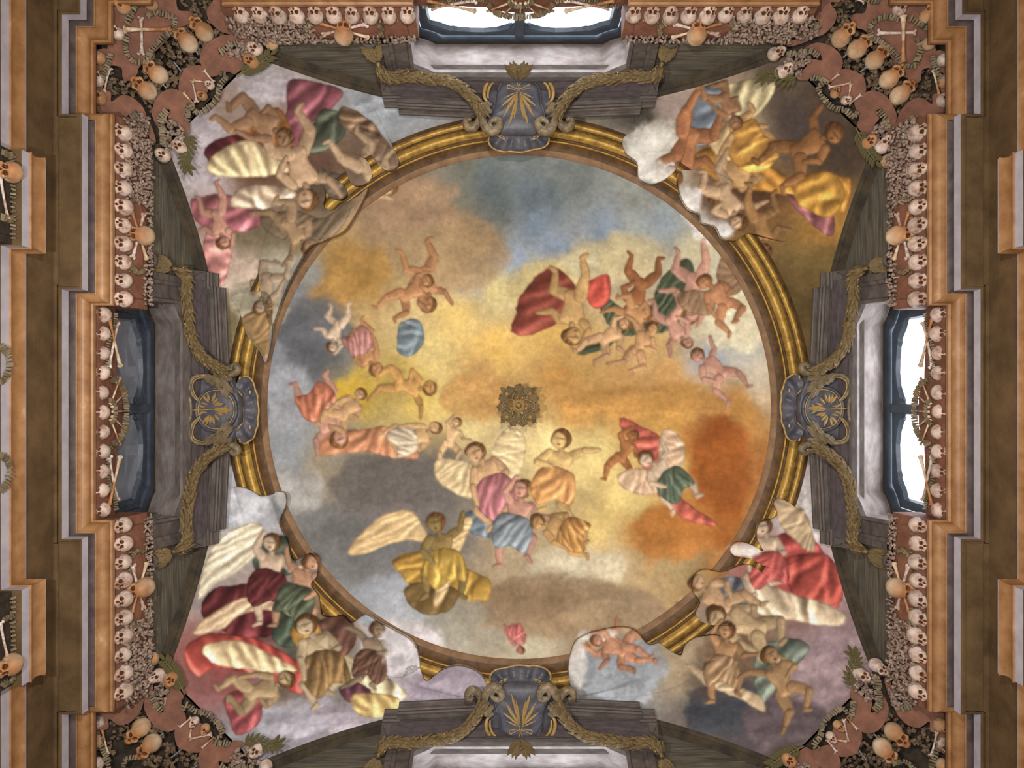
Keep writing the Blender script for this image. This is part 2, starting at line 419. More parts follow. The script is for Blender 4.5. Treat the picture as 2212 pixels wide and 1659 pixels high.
# ---- windows
def loft(b, ca, da, cb, db, mi=0):
    b.grid([[(s, da(z) if callable(da) else da, z) for s, z in ca], [(s, db(z) if callable(db) else db, z) for s, z in cb]], mi)
def inset(half, ds, dz):
    return [(max(s - ds, 0.0), z - (dz if z > 8.5 else 0)) for s, z in half]
PANE_HALF = [(0.07, 8.0), (0.07, 9.20), (0.10, 9.215), (0.13, 9.20), (0.16, 9.235), (0.28, 9.30), (0.45, 9.335), (0.62, 9.325), (0.78, 9.30), (0.83, 9.275),
             (0.87, 9.28), (0.93, 9.235), (1.00, 9.175), (1.06, 9.15), (1.10, 9.13), (1.10, 8.0)]
NW = {'left': 1, 'far': 2, 'right': 3, 'near': 4}
for side, phi in PHI.items():
    blind = side == 'left'
    w = structure('window_%d' % NW[side], room_matrix(phi), None,
                  ('blind grey shuttered window at the left of the photo' if blind else 'bright daylight window at the %s of the photo' % SIDE_WORD[side]), 'window')
    fr, bk = contour(FRONT), contour(BACK)
    # reveal stones: two jambs, two shoulders and the sloping lintel
    n = len(FRONT)
    for nm, ia, ib in (('jamb_stone', 0, 2), ('shoulder_stone', 2, 7), ('lintel_stone', 7, 8), ('shoulder_stone', 8, 13), ('jamb_stone', 13, 15)):
        b = MB(); loft(b, fr[ia:ib + 1], d_front, bk[ia:ib + 1], 4.72)
        link(nm, b.mesh(nm, 'reveal_plaster'), w)
    # moulded architrave round the opening
    b = MB()
    steps = [(0.0, 0.0, 0.02), (0.0, 0.0, -0.035), (0.035, 0.018, -0.05), (0.05, 0.024, -0.03), (0.05, 0.024, -0.012), (0.20, 0.05, -0.012), (0.21, 0.052, -0.035),
             (0.25, 0.06, -0.045), (0.26, 0.062, -0.06), (0.33, 0.085, -0.06), (0.33, 0.085, 0.15)]
    rows = []
    for ds, dz, dd in steps:
        rows.append([(s * (1 + ds / 1.27), d_front(z) + dd, (z + dz) if z > 8.5 else 8.53) for s, z in fr[1:-1]])
    b.grid(rows)
    link('architrave', b.mesh('architrave', 'surround_wood'), w)
    # hood: recessed panel, raking moulded cornice and two ears
    def rise(s): return 0.11 * (1 - abs(s) / 1.53)
    b = MB()
    b.grid([[(s, 4.03, 9.06), (s, 3.90, 9.24 + rise(s) * 0.8)] for s in np.linspace(-1.6, 1.6, 9)])
    link('hood_panel', b.mesh('hood_panel', 'hood_dark_wood'), w)
    for sg in (-1, 1):                                    # thin raised frame on the panel
        b = MB()
        out = [(0.42, 4.025, 9.075), (1.36, 4.025, 9.075), (1.30, 3.945, 9.175), (0.42, 3.925, 9.20)]
        out = [(sg * s, d - 0.012, z - 0.01) for s, d, z in out]
        b.slab(out, (0, 0.03, 0.02))
        link('raised_panel', b.mesh('raised_panel', 'hood_dark_wood'), w)
    hp = [(3.95, 9.27), (3.885, 9.255), (3.875, 9.235), (3.828, 9.235), (3.826, 9.275), (3.806, 9.285), (3.806, 9.325), (3.790, 9.335), (3.778, 9.375), (3.752, 9.40), (3.740, 9.405), (3.738, 9.44), (4.10, 9.56)]
    b = MB()
    ss = [-1.53, -0.02, 0.02, 1.53]
    b.grid([[(s, d - 0.03 * (1 - abs(s) / 1.53), z + rise(s)) for d, z in hp] for s in ss])
    for s in (-1.53, 1.53):
        b.add([(s, d, z) for d, z in hp], [tuple(range(len(hp)))])
    link('hood_cornice', b.mesh('hood_cornice', 'surround_wood'), w)
    for sg in (-1, 1):
        b = MB()
        b.grid([[(sg * s, d + 0.075, z - 0.035) for d, z in hp] for s in (1.50, 1.71)])
        b.add([(sg * 1.71, d + 0.075, z - 0.035) for d, z in hp], [tuple(range(len(hp)))])
        b.add([(sg * 1.71, 4.3, 9.06), (sg * 1.71, 3.90, 9.20), (sg * 1.6, 3.90, 9.20), (sg * 1.6, 4.03, 9.06), (sg * 1.6, 4.3, 9.06)], [(0, 1, 2, 3, 4)])
        b.add([(sg * 1.71, 4.03, 9.06), (sg * 1.71, 3.93, 9.22), (sg * 1.60, 3.93, 9.22), (sg * 1.60, 4.03, 9.06)], [(0, 1, 2, 3)])
        b.add([(sg * 1.71, 4.03, 9.06), (sg * 1.71, 3.93, 9.22), (sg * 1.71, 4.3, 9.22), (sg * 1.71, 4.3, 9.06)], [(0, 1, 2, 3)])
        link('hood_ear', b.mesh('hood_ear', 'surround_wood'), w)
    # casing, two sashes with curved heads, mullion, panes
    b = MB()
    c0, c1 = contour(BACK), contour(inset(BACK, 0.09, 0.10))
    loft(b, c0, 4.74, c1, 4.74); loft(b, c1, 4.74, c1, 4.80)
    link('casing', b.mesh('casing', 'frame_paint'), w)
    head = [(0.0, 9.51), (0.98, 9.51), (1.05, 9.44), (1.12, 9.38), (1.19, 9.335), (1.24, 9.31)]
    def head_z(s):
        return float(np.interp(s, [h[0] for h in head], [h[1] for h in head]))
    for sg in (-1, 1):
        b = MB()
        pane = [(sg * s, z) for s, z in PANE_HALF]
        outer = []
        for s, z in PANE_HALF:                            # matching outer edge of the sash
            if z <= 8.0: outer.append((sg * (0.005 if s < 0.5 else 1.235), 8.0))
            elif s <= 0.07: outer.append((sg * 0.005, 9.49))
            elif s >= 1.10: outer.append((sg * 1.235, 9.31))
            else: outer.append((sg * (0.01 + (s - 0.07) * 1.19), head_z(0.01 + (s - 0.07) * 1.19) - 0.01))
        mid = [(0.55 * p[0] + 0.45 * o_[0], 0.55 * p[1] + 0.45 * o_[1]) for p, o_ in zip(pane, outer)]
        mid2 = [(0.85 * p[0] + 0.15 * o_[0], 0.85 * p[1] + 0.15 * o_[1]) for p, o_ in zip(pane, outer)]
        loft(b, outer, 4.78, mid, 4.78); loft(b, mid, 4.78, mid, 4.755); loft(b, mid, 4.755, mid2, 4.755); loft(b, mid2, 4.755, pane, 4.80)
        sash = link('sash', b.mesh('sash', 'frame_paint'), w)
        b = MB()
        pl = [(s, 4.80, z) for s, z in pane]
        b.add(pl, [tuple(range(len(pl)))])
        p_ = link('pane', b.mesh('pane', 'shutter_paint' if blind else 'window_glass'), sash)
        b = MB(); b.ball((sg * 0.11, 4.77, 9.19), 0.028, 8, 6)
        link('knob', b.mesh('knob', 'frame_paint', True), sash)
    b = MB(); b.box((-0.055, 4.74, 8.0), (0.055, 4.82, 9.50))
    link('mullion', b.mesh('mullion', 'frame_paint'), w)
    if blind:
        b = MB(); b.box((-1.4, 4.86, 7.95), (1.4, 4.9, 9.7))
        link('blind_backing', b.mesh('blind_backing', 'frame_paint'), w)
    b = MB()                                               # masonry round the window so no sky leaks in
    b.box((-4.9, 4.75, 7.6), (-1.325, 4.85, 9.8)); b.box((1.325, 4.75, 7.6), (4.9, 4.85, 9.8)); b.box((-1.34, 4.75, 9.605), (1.34, 4.82, 10.2))
    b.box((-1.33, 4.75, 7.6), (1.33, 5.0, 8.0))
    for sg in (-1, 1):
        b.add([(sg * 1.07, 4.75, 9.61), (sg * 1.33, 4.75, 9.41), (sg * 1.34, 4.75, 9.62)], [(0, 1, 2)])
    link('masonry', b.mesh('masonry', 'umber_plaster'), walls[side])
rb = MB(); rb.box((-4.86, -4.86, 12.0), (4.86, 4.86, 12.1))
for x0, y0, x1, y1 in ((-4.86, -4.86, -4.80, 4.86), (4.80, -4.86, 4.86, 4.86), (-4.86, -4.86, 4.86, -4.80), (-4.86, 4.80, 4.86, 4.86)): rb.box((x0, y0, 9.62), (x1, y1, 12.0))
roof_me = rb.mesh('roof_shell', 'umber_plaster')

# ---- ring moulding round the dome
ring = structure('trim_3', room_matrix(), None, 'round gilded and brown moulding framing the painted dome', 'ring moulding')
def lathe(name, prof, m, n=160, smooth=True):
    b = MB()
    b.grid([[(r * math.cos(2 * PI * k / n), r * math.sin(2 * PI * k / n), z) for r, z in prof] for k in range(n)], close_u=True)
    return link(name, b.mesh(name, m, smooth), ring)
lathe('outer_fillet', [(3.90, 9.78), (3.84, 9.735), (3.805, 9.725)], 'ring_brown')
lathe('outer_gold_roll', arc((3.805, 9.725), (3.735, 9.735), 0.35, 8), 'gilding')
lathe('brown_groove', [(3.735, 9.735), (3.725, 9.765), (3.715, 9.765), (3.705, 9.735)], 'ring_brown')
lathe('inner_gold_roll', arc((3.705, 9.735), (3.585, 9.755), 0.35, 10), 'gilding')
lathe('brown_scotia', [(3.585, 9.755), (3.575, 9.785), (3.56, 9.785), (3.553, 9.77)], 'ring_brown')
lathe('gold_bead', arc((3.553, 9.77), (3.528, 9.775), 0.5, 6), 'gilding')
lathe('brown_cove', arc((3.528, 9.775), (3.445, 9.87), -0.12, 8), 'ring_brown')
lathe('tan_lip', [(3.445, 9.87), (3.44, 9.865), (3.425, 9.875), (3.385, 9.90), (3.375, 9.93)], 'ring_tan')
# ================================================================ PAINTED CANVAS (a generic baroque sky with drapery and figures, photo pixels / 2)
CW, CH = 1110, 834
def vnoise(scale, octaves=4, seed=0, w=CW, h=CH):
    r = np.random.default_rng(seed); out = np.zeros((h, w)); amp = 1.0; tot = 0
    for o_ in range(octaves):
        s = scale / 2 ** o_
        gw, gh = int(w / s) + 3, int(h / s) + 3
        g = r.random((gh, gw))
        y = np.arange(h) / s; x = np.arange(w) / s
        yi = y.astype(int); xi = x.astype(int); fy = y - yi; fx = x - xi
        fy = (fy * fy * (3 - 2 * fy))[:, None]; fx = (fx * fx * (3 - 2 * fx))[None, :]
        a = g[yi][:, xi]; b = g[yi][:, xi + 1]; c = g[yi + 1][:, xi]; d = g[yi + 1][:, xi + 1]
        out += amp * ((a * (1 - fx) + b * fx) * (1 - fy) + (c * (1 - fx) + d * fx) * fy); tot += amp; amp *= 0.55
    return out / tot
NZ1, NZ2, NZ3 = vnoise(60, 5, 1), vnoise(60, 5, 2), vnoise(18, 4, 3)
NZ4 = vnoise(6, 3, 4)
GY, GX = np.mgrid[0:CH, 0:CW].astype(float)
def field(ctrl, warp=46, power=3.2):
    """smooth colour field through control colours given at photo pixels"""
    wx = GX * 2 + (NZ1 - 0.5) * 2 * warp; wy = GY * 2 + (NZ2 - 0.5) * 2 * warp
    num = np.zeros((CH, CW, 3)); den = np.zeros((CH, CW))
    for (x, y, c) in ctrl:
        w = 1.0 / ((wx - x) ** 2 + (wy - y) ** 2 + 60) ** (power / 2)
        num += w[..., None] * np.array(c, float); den += w
    return num / den[..., None]
DOME_CTRL = [
 (1110, 350, (112, 120, 118)), (1000, 375, (118, 118, 104)), (1240, 390, (122, 128, 124)), (1370, 420, (148, 150, 142)), (1420, 470, (150, 160, 166)), (920, 370, (140, 132, 112)),
 (1150, 430, (104, 116, 122)), (1060, 400, (98, 108, 110)), (1150, 480, (122, 138, 154)), (1100, 560, (152, 168, 190)), (1300, 490, (136, 150, 166)), (1180, 540, (140, 155, 178)), (1250, 560, (168, 172, 172)),
 (850, 420, (168, 130, 98)), (900, 500, (172, 142, 102)), (800, 470, (168, 136, 100)), (1000, 520, (165, 136, 98)), (980, 590, (178, 146, 106)), (720, 560, (180, 140, 80)), (760, 600, (176, 128, 60)), (690, 620, (172, 128, 70)),
 (650, 570, (160, 158, 150)), (640, 630, (128, 132, 138)), (640, 720, (92, 96, 102)), (690, 760, (100, 102, 106)), (600, 830, (156, 160, 170)), (580, 780, (140, 144, 152)), (620, 960, (150, 154, 160)), (600, 1020, (160, 164, 168)),
 (680, 850, (170, 168, 165)), (780, 640, (196, 158, 98)), (900, 660, (212, 182, 122)), (1000, 700, (228, 192, 108)), (950, 760, (226, 198, 122)), (1080, 640, (218, 196, 130)), (1040, 620, (190, 176, 150)), (1080, 760, (230, 184, 92)),
 (1050, 860, (204, 150, 78)), (1030, 810, (206, 158, 90)), (980, 870, (236, 204, 116)), (900, 850, (228, 192, 92)), (760, 840, (206, 166, 52)), (860, 800, (208, 176, 90)),
 (1250, 780, (204, 156, 84)), (1350, 830, (202, 152, 88)), (1450, 830, (206, 152, 88)), (1400, 760, (206, 164, 100)), (1200, 720, (212, 168, 86)), (1600, 760, (190, 186, 172)), (1560, 690, (222, 208, 168)), (1640, 820, (206, 190, 164)), (1540, 780, (170, 172, 180)), (1500, 560, (200, 188, 150)), (1320, 560, (206, 186, 136)), (1600, 600, (190, 184, 162)), (1180, 590, (214, 190, 126)),
 (1600, 900, (198, 138, 68)), (1660, 1000, (184, 116, 56)), (1555, 950, (156, 80, 30)), (1530, 1010, (176, 98, 34)), (1590, 1100, (178, 98, 36)), (1560, 1180, (174, 100, 40)), (1640, 1120, (178, 116, 58)), (1450, 1130, (194, 118, 46)), (1400, 1180, (200, 140, 70)),
 (1450, 900, (200, 146, 62)), (1350, 900, (198, 142, 64)), (1250, 880, (208, 152, 76)), (1200, 830, (204, 148, 74)), (1450, 1010, (224, 188, 100)), (1350, 1080, (234, 206, 124)), (1300, 1150, (228, 194, 116)), (1200, 960, (238, 214, 142)), (1100, 940, (236, 212, 156)), (1280, 1000, (236, 208, 130)), (1000, 930, (236, 210, 140)),
 (860, 1040, (112, 104, 98)), (940, 1010, (122, 112, 104)), (790, 1090, (114, 108, 106)), (920, 1090, (110, 106, 104)), (720, 1180, (118, 116, 114)), (680, 1140, (128, 126, 124)), (780, 1210, (120, 118, 116)), (720, 1250, (136, 138, 140)), (690, 1040, (160, 144, 118)),
 (820, 1290, (156, 162, 172)), (720, 1310, (162, 160, 154)), (860, 1370, (160, 158, 150)), (960, 1400, (188, 180, 160)), (1150, 1390, (206, 194, 164)), (1040, 1360, (184, 172, 148)), (1260, 1380, (180, 158, 128)), (1300, 1300, (164, 136, 102)), (1180, 1310, (152, 122, 88)), (1080, 1290, (160, 132, 98)),
 (1100, 1210, (186, 162, 126)), (1240, 1220, (214, 198, 160)), (1330, 1230, (204, 182, 140)), (1450, 1240, (196, 166, 112)), (1490, 1290, (190, 154, 102)), (1390, 1340, (188, 160, 122)), (1560, 1230, (186, 130, 70)), (640, 900, (150, 148, 146)), (960, 1180, (110, 106, 104))]
PEND_CTRL = [
 (560, 180, (176, 168, 168)), (450, 330, (184, 172, 176)), (410, 260, (176, 162, 164)), (830, 220, (160, 166, 172)), (790, 240, (172, 176, 180)), (640, 520, (150, 132, 96)), (480, 560, (196, 160, 140)), (540, 640, (186, 168, 146)), (610, 560, (196, 184, 158)), (520, 700, (150, 132, 92)), (600, 640, (180, 176, 160)), (450, 420, (190, 172, 168)), (560, 400, (150, 112, 84)), (760, 330, (132, 104, 80)), (500, 240, (168, 142, 128)), (600, 300, (150, 100, 70)),
 (1730, 260, (92, 76, 70)), (1810, 330, (88, 70, 56)), (1700, 180, (108, 92, 74)), (1780, 220, (96, 78, 62)), (1550, 180, (176, 152, 128)), (1440, 220, (184, 160, 146)), (1760, 560, (140, 112, 60)), (1700, 640, (118, 94, 50)), (1740, 600, (132, 104, 56)), (1400, 320, (226, 216, 198)), (1380, 250, (90, 82, 70)), (1600, 290, (190, 164, 120)), (1640, 420, (150, 104, 56)), (1780, 480, (190, 136, 60)),
 (1740, 1110, (206, 196, 196)), (1800, 1230, (196, 170, 170)), (1800, 1440, (166, 138, 140)), (1740, 1440, (176, 148, 148)), (1730, 1520, (116, 98, 104)), (1560, 1530, (82, 84, 92)), (1640, 1540, (96, 88, 92)), (1350, 1460, (158, 164, 170)), (1300, 1500, (176, 172, 168)), (1500, 1600, (136, 120, 112)), (1480, 1440, (188, 164, 128)), (1700, 1580, (118, 100, 96)), (1600, 1380, (190, 160, 124)), (1700, 1260, (180, 84, 74)),
 (510, 1090, (190, 190, 196)), (440, 1270, (160, 146, 142)), (640, 1560, (184, 176, 186)), (560, 1560, (172, 172, 178)), (960, 1490, (186, 170, 184)), (860, 1380, (214, 206, 208)), (800, 1540, (190, 178, 186)), (490, 1440, (170, 90, 86)), (700, 1480, (150, 140, 130)), (440, 1200, (196, 182, 164)), (700, 1330, (150, 120, 90)), (420, 1420, (170, 110, 100)), (980, 1460, (188, 172, 186))]
rr_px = np.hypot(GX * 2 - 1120.5, GY * 2 - 880)
_d = field(DOME_CTRL); _p = field(PEND_CTRL, 22)
CAN = np.where((rr_px < 575)[..., None], _d, _p)
# cloudy mottling
CAN *= (1 + 0.26 * (NZ1 - 0.5) + 0.18 * (NZ3 - 0.5) + 0.10 * (NZ4 - 0.5))[..., None]

def _box(x0, y0, x1, y1):
    return slice(max(int(y0) - 2, 0), min(int(y1) + 3, CH)), slice(max(int(x0) - 2, 0), min(int(x1) + 3, CW))
LIGHT = np.array((-0.35, -0.75))
def _put(sl, sd, col, soft, shade, hi, fold=None, line=0.25, alpha=1.0):
    """sd > 0 inside (half-pixels); rounded modelling towards the light, darker contour"""
    a = np.clip(sd / soft + 0.5, 0, 1) * alpha
    gy_, gx_ = np.gradient(sd)
    g = np.maximum(np.hypot(gx_, gy_), 1e-6)
    lam = -(gx_ / g * LIGHT[0] + gy_ / g * LIGHT[1]) * -1
    w = np.clip(1 - sd / max(shade, 1e-3), 0, 1)
    f = 1.0 - hi * lam * w * -1
    f = 1.0 + hi * (-lam) * w * -1
    if fold is not None: f = f * fold
    f = f * (1 - line * np.clip(1 - np.abs(sd - 0.6) / 1.2, 0, 1))
    c = np.array(col, float)[None, None, :] * f[..., None]
    # shadows lean warm and dark, lights lean pale
    c = np.where((f > 1)[..., None], c + (f - 1)[..., None] * 40, c * (1 - np.clip(1 - f, 0, 1)[..., None] * np.array((0.0, 0.14, 0.22))))
    c = c * (1 + 0.22 * (NZ3[sl] - 0.5) + 0.14 * (NZ4[sl] - 0.5))[..., None]
    CAN[sl] = CAN[sl] * (1 - a[..., None]) + np.clip(c, 4, 250) * a[..., None]
def poly_sd(pts, sl):
    P = np.array(pts, float); qx = GX[sl]; qy = GY[sl]
    ins = np.zeros(qx.shape, bool); d2 = np.full(qx.shape, 1e9)
    for i in range(len(P)):
        a, b = P[i], P[(i + 1) % len(P)]
        e = b - a; wx = qx - a[0]; wy = qy - a[1]
        t = np.clip((wx * e[0] + wy * e[1]) / (e @ e + 1e-9), 0, 1)
        d2 = np.minimum(d2, (wx - e[0] * t) ** 2 + (wy - e[1] * t) ** 2)
        ins ^= ((a[1] > qy) != (b[1] > qy)) & (qx < a[0] + (qy - a[1]) / (b[1] - a[1] + 1e-12) * e[0])
    d = np.sqrt(d2)
    return np.where(ins, d, -d)
def shape(pts, col, soft=1.2, shade=14, hi=0.22, folds=None, wob=0.0, n=5, line=0.22, alpha=1.0):
    P = [(x / 2, y / 2) for x, y in spline(pts, n, True)]
    A = np.array(P); m = soft + wob * 1.2 + 2
    sl = _box(A[:, 0].min() - m, A[:, 1].min() - m, A[:, 0].max() + m, A[:, 1].max() + m)
    if sl[0].stop <= sl[0].start or sl[1].stop <= sl[1].start: return
    sd = poly_sd(P, sl)
    if wob: sd = sd + (NZ3[sl] - 0.5) * 2 * wob
    fold = None
    if folds:
        ang, wl, amp = folds
        fr_ = np.random.default_rng(int(abs(A[0, 0] * 7 + A[0, 1] * 13)) % 9973)
        na = np.array((math.cos(ang), math.sin(ang))); ta = np.array((-na[1], na[0]))
        c0 = A.mean(0); un = (A - c0) @ na; ut = (A - c0) @ ta
        qn = (GX[sl] - c0[0]) * na[0] + (GY[sl] - c0[1]) * na[1] + (NZ1[sl] - 0.5) * 14; qt = (GX[sl] - c0[0]) * ta[0] + (GY[sl] - c0[1]) * ta[1]
        L_ = max(ut.max() - ut.min(), 4.0); v_ = np.clip((qt - ut.min()) / L_, 0, 1)
        fold = np.ones(qn.shape); w0 = wl / 2
        pos = un.min()
        while pos < un.max():                               # each fold: a ridge that wanders and fans along the cloth, lit on one side
            fan = fr_.uniform(0.5, 0.9); bend = fr_.uniform(-0.9, 0.9) * w0; w = w0 * fr_.uniform(0.28, 0.55)
            line_ = pos * (fan + (1 - fan) * 2 * v_) + bend * np.sin(v_ * PI * fr_.uniform(0.8, 1.6) + fr_.uniform(0, 2))
            x_ = (qn - line_) / w
            reach = np.clip((v_ - fr_.uniform(-0.3, 0.25)) * 5, 0, 1) * np.clip((fr_.uniform(0.8, 1.4) - v_) * 5, 0, 1)
            fold = fold - amp * 2.0 * x_ * np.exp(-x_ * x_) * reach + amp * 0.5 * np.exp(-(x_ + 0.9) ** 2 * 3) * reach
            pos += w0 * fr_.uniform(0.7, 1.3)
        fold = np.clip(fold, 0.45, 1.6)
    _put(sl, sd, col, soft, shade / 2, hi, fold, line, alpha)
def limb(p0, r0, p1, r1, col, hi=0.26):
    (x0, y0), (x1, y1) = (p0[0] / 2, p0[1] / 2), (p1[0] / 2, p1[1] / 2); r0 /= 2; r1 /= 2
    m = max(r0, r1) + 2
    sl = _box(min(x0, x1) - m, min(y0, y1) - m, max(x0, x1) + m, max(y0, y1) + m)
    if sl[0].stop <= sl[0].start or sl[1].stop <= sl[1].start: return
    ex, ey = x1 - x0, y1 - y0
    t = np.clip(((GX[sl] - x0) * ex + (GY[sl] - y0) * ey) / (ex * ex + ey * ey + 1e-9), 0, 1)
    sd = (r0 + (r1 - r0) * t + 0.18 * min(r0, r1) * np.sin(t * PI)) - np.hypot(GX[sl] - x0 - ex * t, GY[sl] - y0 - ey * t)
    _put(sl, sd, col, 1.0, max(r0, r1) * 0.95, hi, None, 0.2)
def cloud(cx, cy, rx, ry, col, n=9, seed=0, soft=10, hi=0.10, line=0.0, alpha=1.0):
    r = random.Random(seed)
    pts = []
    for k in range(n):
        a = 2 * PI * k / n; q = 0.85 + 0.3 * r.random()
        pts.append((cx + math.cos(a) * rx * q, cy + math.sin(a) * ry * q))
    shape(pts, col, soft, 30, hi, None, 9.0, 6, line, alpha)
SKIN = (206, 168, 128); PALE = (222, 192, 160); WARM = (196, 138, 90); DIM = (176, 138, 100); ROSE = (206, 150, 126)
HAIR = (118, 78, 42)
POSES = [   # joints in units of the torso length; y down along the body: arms (elbow, hand), legs (knee, foot)
 (((-0.72, -1.0), (-0.95, -1.55)), ((0.66, -0.5), (0.35, -0.05)), ((-0.55, 0.55), (-0.35, 1.2)), ((0.72, 0.25), (0.78, 0.95))),
 (((-0.7, -0.55), (-1.2, -0.7)), ((0.6, -1.15), (0.35, -1.75)), ((-0.75, 0.2), (-0.7, 0.85)), ((0.35, 0.7), (0.15, 1.4))),
 (((-0.6, -0.4), (-0.1, -0.25)), ((0.62, -0.45), (0.7, 0.15)), ((-0.45, 0.55), (0.2, 0.75)), ((0.75, 0.35), (0.6, 1.0))),
 (((-0.8, -1.2), (-1.3, -1.25)), ((0.7, -0.55), (0.25, -0.45)), ((-0.3, 0.75), (-0.8, 1.15)), ((0.65, 0.45), (0.2, 0.95)))]
def figure(x, y, size, ang, pose=0, skin=SKIN, hair=HAIR, drape=None, wings=None, flip=False, thin=1.22):
    """a generic flying figure: pelvis at x, y; size = torso length in photo pixels; ang turns the head away from straight up"""
    c, s = math.cos(math.radians(ang)), math.sin(math.radians(ang)); fx = -1 if flip else 1
    def J(px, py):
        px *= fx * size; py *= size
        return (x + px * c - py * s, y + px * s + py * c)
    a1, a2, l1, l2 = POSES[pose % len(POSES)]
    sh = [J(-0.36, -0.9), J(0.36, -0.9)]; hp = [J(-0.22, 0.0), J(0.22, 0.0)]; w = size * 0.17 * thin
    dk = tuple(v * 0.9 for v in skin)
    if wings:
        for sg in (-1, 1):
            q = [J(sg * 0.15, -0.75), J(sg * 0.7, -1.45), J(sg * 1.35, -1.75), J(sg * 1.6, -1.25), J(sg * 1.35, -0.6), J(sg * 0.85, -0.1), J(sg * 0.4, -0.2)]
            shape(q, wings, 1.2, 16, 0.16, (math.radians(ang) + (0.9 if sg > 0 else 2.2), 12, 0.10))
    limb(hp[0], w * 1.05, J(*l1[0]), w * 0.8, dk); limb(J(*l1[0]), w * 0.78, J(*l1[1]), w * 0.42, dk)
    limb(J(*l1[1]), w * 0.45, J(l1[1][0] - 0.18, l1[1][1] + 0.12), w * 0.3, dk)
    limb(sh[0], w * 0.72, J(*a1[0]), w * 0.58, dk); limb(J(*a1[0]), w * 0.55, J(*a1[1]), w * 0.36, dk)
    shape([J(-0.42, -0.92), J(0, -1.02), J(0.42, -0.92), J(0.36, -0.5), J(0.28, -0.25), J(0.32, 0.1), J(0, 0.22), J(-0.32, 0.1), J(-0.28, -0.25), J(-0.36, -0.5)], skin, 1.0, size * 0.34, 0.26)
    limb(hp[1], w * 1.08, J(*l2[0]), w * 0.82, skin); limb(J(*l2[0]), w * 0.8, J(*l2[1]), w * 0.42, skin)
    limb(J(*l2[1]), w * 0.45, J(l2[1][0] + 0.2, l2[1][1] + 0.1), w * 0.3, skin)
    if drape:
        shape([J(-0.5, -0.35), J(0.1, -0.5), J(0.6, -0.3), J(0.75, 0.35), J(0.45, 0.85), J(-0.1, 0.6), J(-0.6, 0.75), J(-0.7, 0.15)], drape, 1.1, size * 0.4, 0.28, (math.radians(ang) + 0.5, max(size * 0.22, 7), 0.16), 1.5)
    limb(sh[1], w * 0.75, J(*a2[0]), w * 0.6, skin); limb(J(*a2[0]), w * 0.56, J(*a2[1]), w * 0.36, skin)
    limb(J(0, -1.0), w * 0.5, J(0.02, -1.25), w * 0.45, dk)
    h = J(0.04, -1.42); hr = size * 0.225 * thin
    shape([(h[0] + hr * 1.22 * math.cos(t), h[1] + hr * 1.22 * math.sin(t)) for t in np.linspace(0, 2 * PI, 9)[:-1]], hair, 1.2, hr, 0.3, (0.5, 6, 0.14), 1.6)
    f_ = J(0.12, -1.36)
    shape([(f_[0] + hr * 0.86 * math.cos(t), f_[1] + hr * math.sin(t)) for t in np.linspace(0, 2 * PI, 9)[:-1]], skin, 1.0, hr, 0.22)
    e = J(-0.06, -1.42); e2 = J(0.26, -1.42)
    limb(e, hr * 0.10, e2, hr * 0.08, tuple(v * 0.80 for v in skin), 0)          # shaded brow line, nose and lips
    n_ = J(0.12, -1.34); limb(e2 if flip else e, 0.5, n_, hr * 0.14, tuple(min(v * 1.06, 250) for v in skin), 0)
    m_ = J(0.13, -1.22); limb(m_, hr * 0.13, (m_[0] + hr * 0.2, m_[1]), hr * 0.10, tuple(a_ * b_ for a_, b_ in zip(skin, (0.86, 0.66, 0.62))), 0)

# ---- dome: cloud masses
for i, a in enumerate([(1000, 545, 95, 80, (172, 140, 98)), (880, 440, 110, 60, (166, 132, 100)), (1180, 620, 90, 46, (216, 192, 128)), (1330, 560, 110, 50, (210, 190, 140)),
        (1590, 690, 70, 70, (222, 210, 172)), (690, 740, 80, 90, (98, 100, 106)), (850, 1050, 135, 72, (112, 104, 98)), (760, 1190, 130, 70, (116, 114, 112)), (620, 860, 60, 70, (160, 162, 170)),
        (1240, 1230, 110, 40, (216, 202, 168)), (1190, 1310, 150, 70, (156, 126, 92)), (1330, 1320, 110, 50, (170, 142, 108)), (1560, 1010, 60, 110, (164, 88, 34)), (1450, 1150, 90, 60, (190, 118, 50)),
        (1400, 870, 190, 36, (198, 142, 70)), (770, 590, 70, 60, (180, 134, 66)), (1020, 860, 70, 50, (204, 152, 84)), (850, 1300, 90, 50, (166, 170, 178)), (640, 1060, 60, 50, (176, 172, 166))]):
    cloud(*a, n=13, seed=i, soft=8, hi=0.09, alpha=0.62)
    for q_ in range(6):
        an_ = 2 * PI * q_ / 6 + i * 1.7; cloud(a[0] + math.cos(an_) * a[2] * 0.62, a[1] + math.sin(an_) * a[3] * 0.62, a[2] * 0.45, a[3] * 0.45, tuple(min(v * (0.92 + 0.05 * (q_ % 5)), 245) for v in a[4]), seed=400 + i * 7 + q_, soft=9, hi=0.12, alpha=0.45)
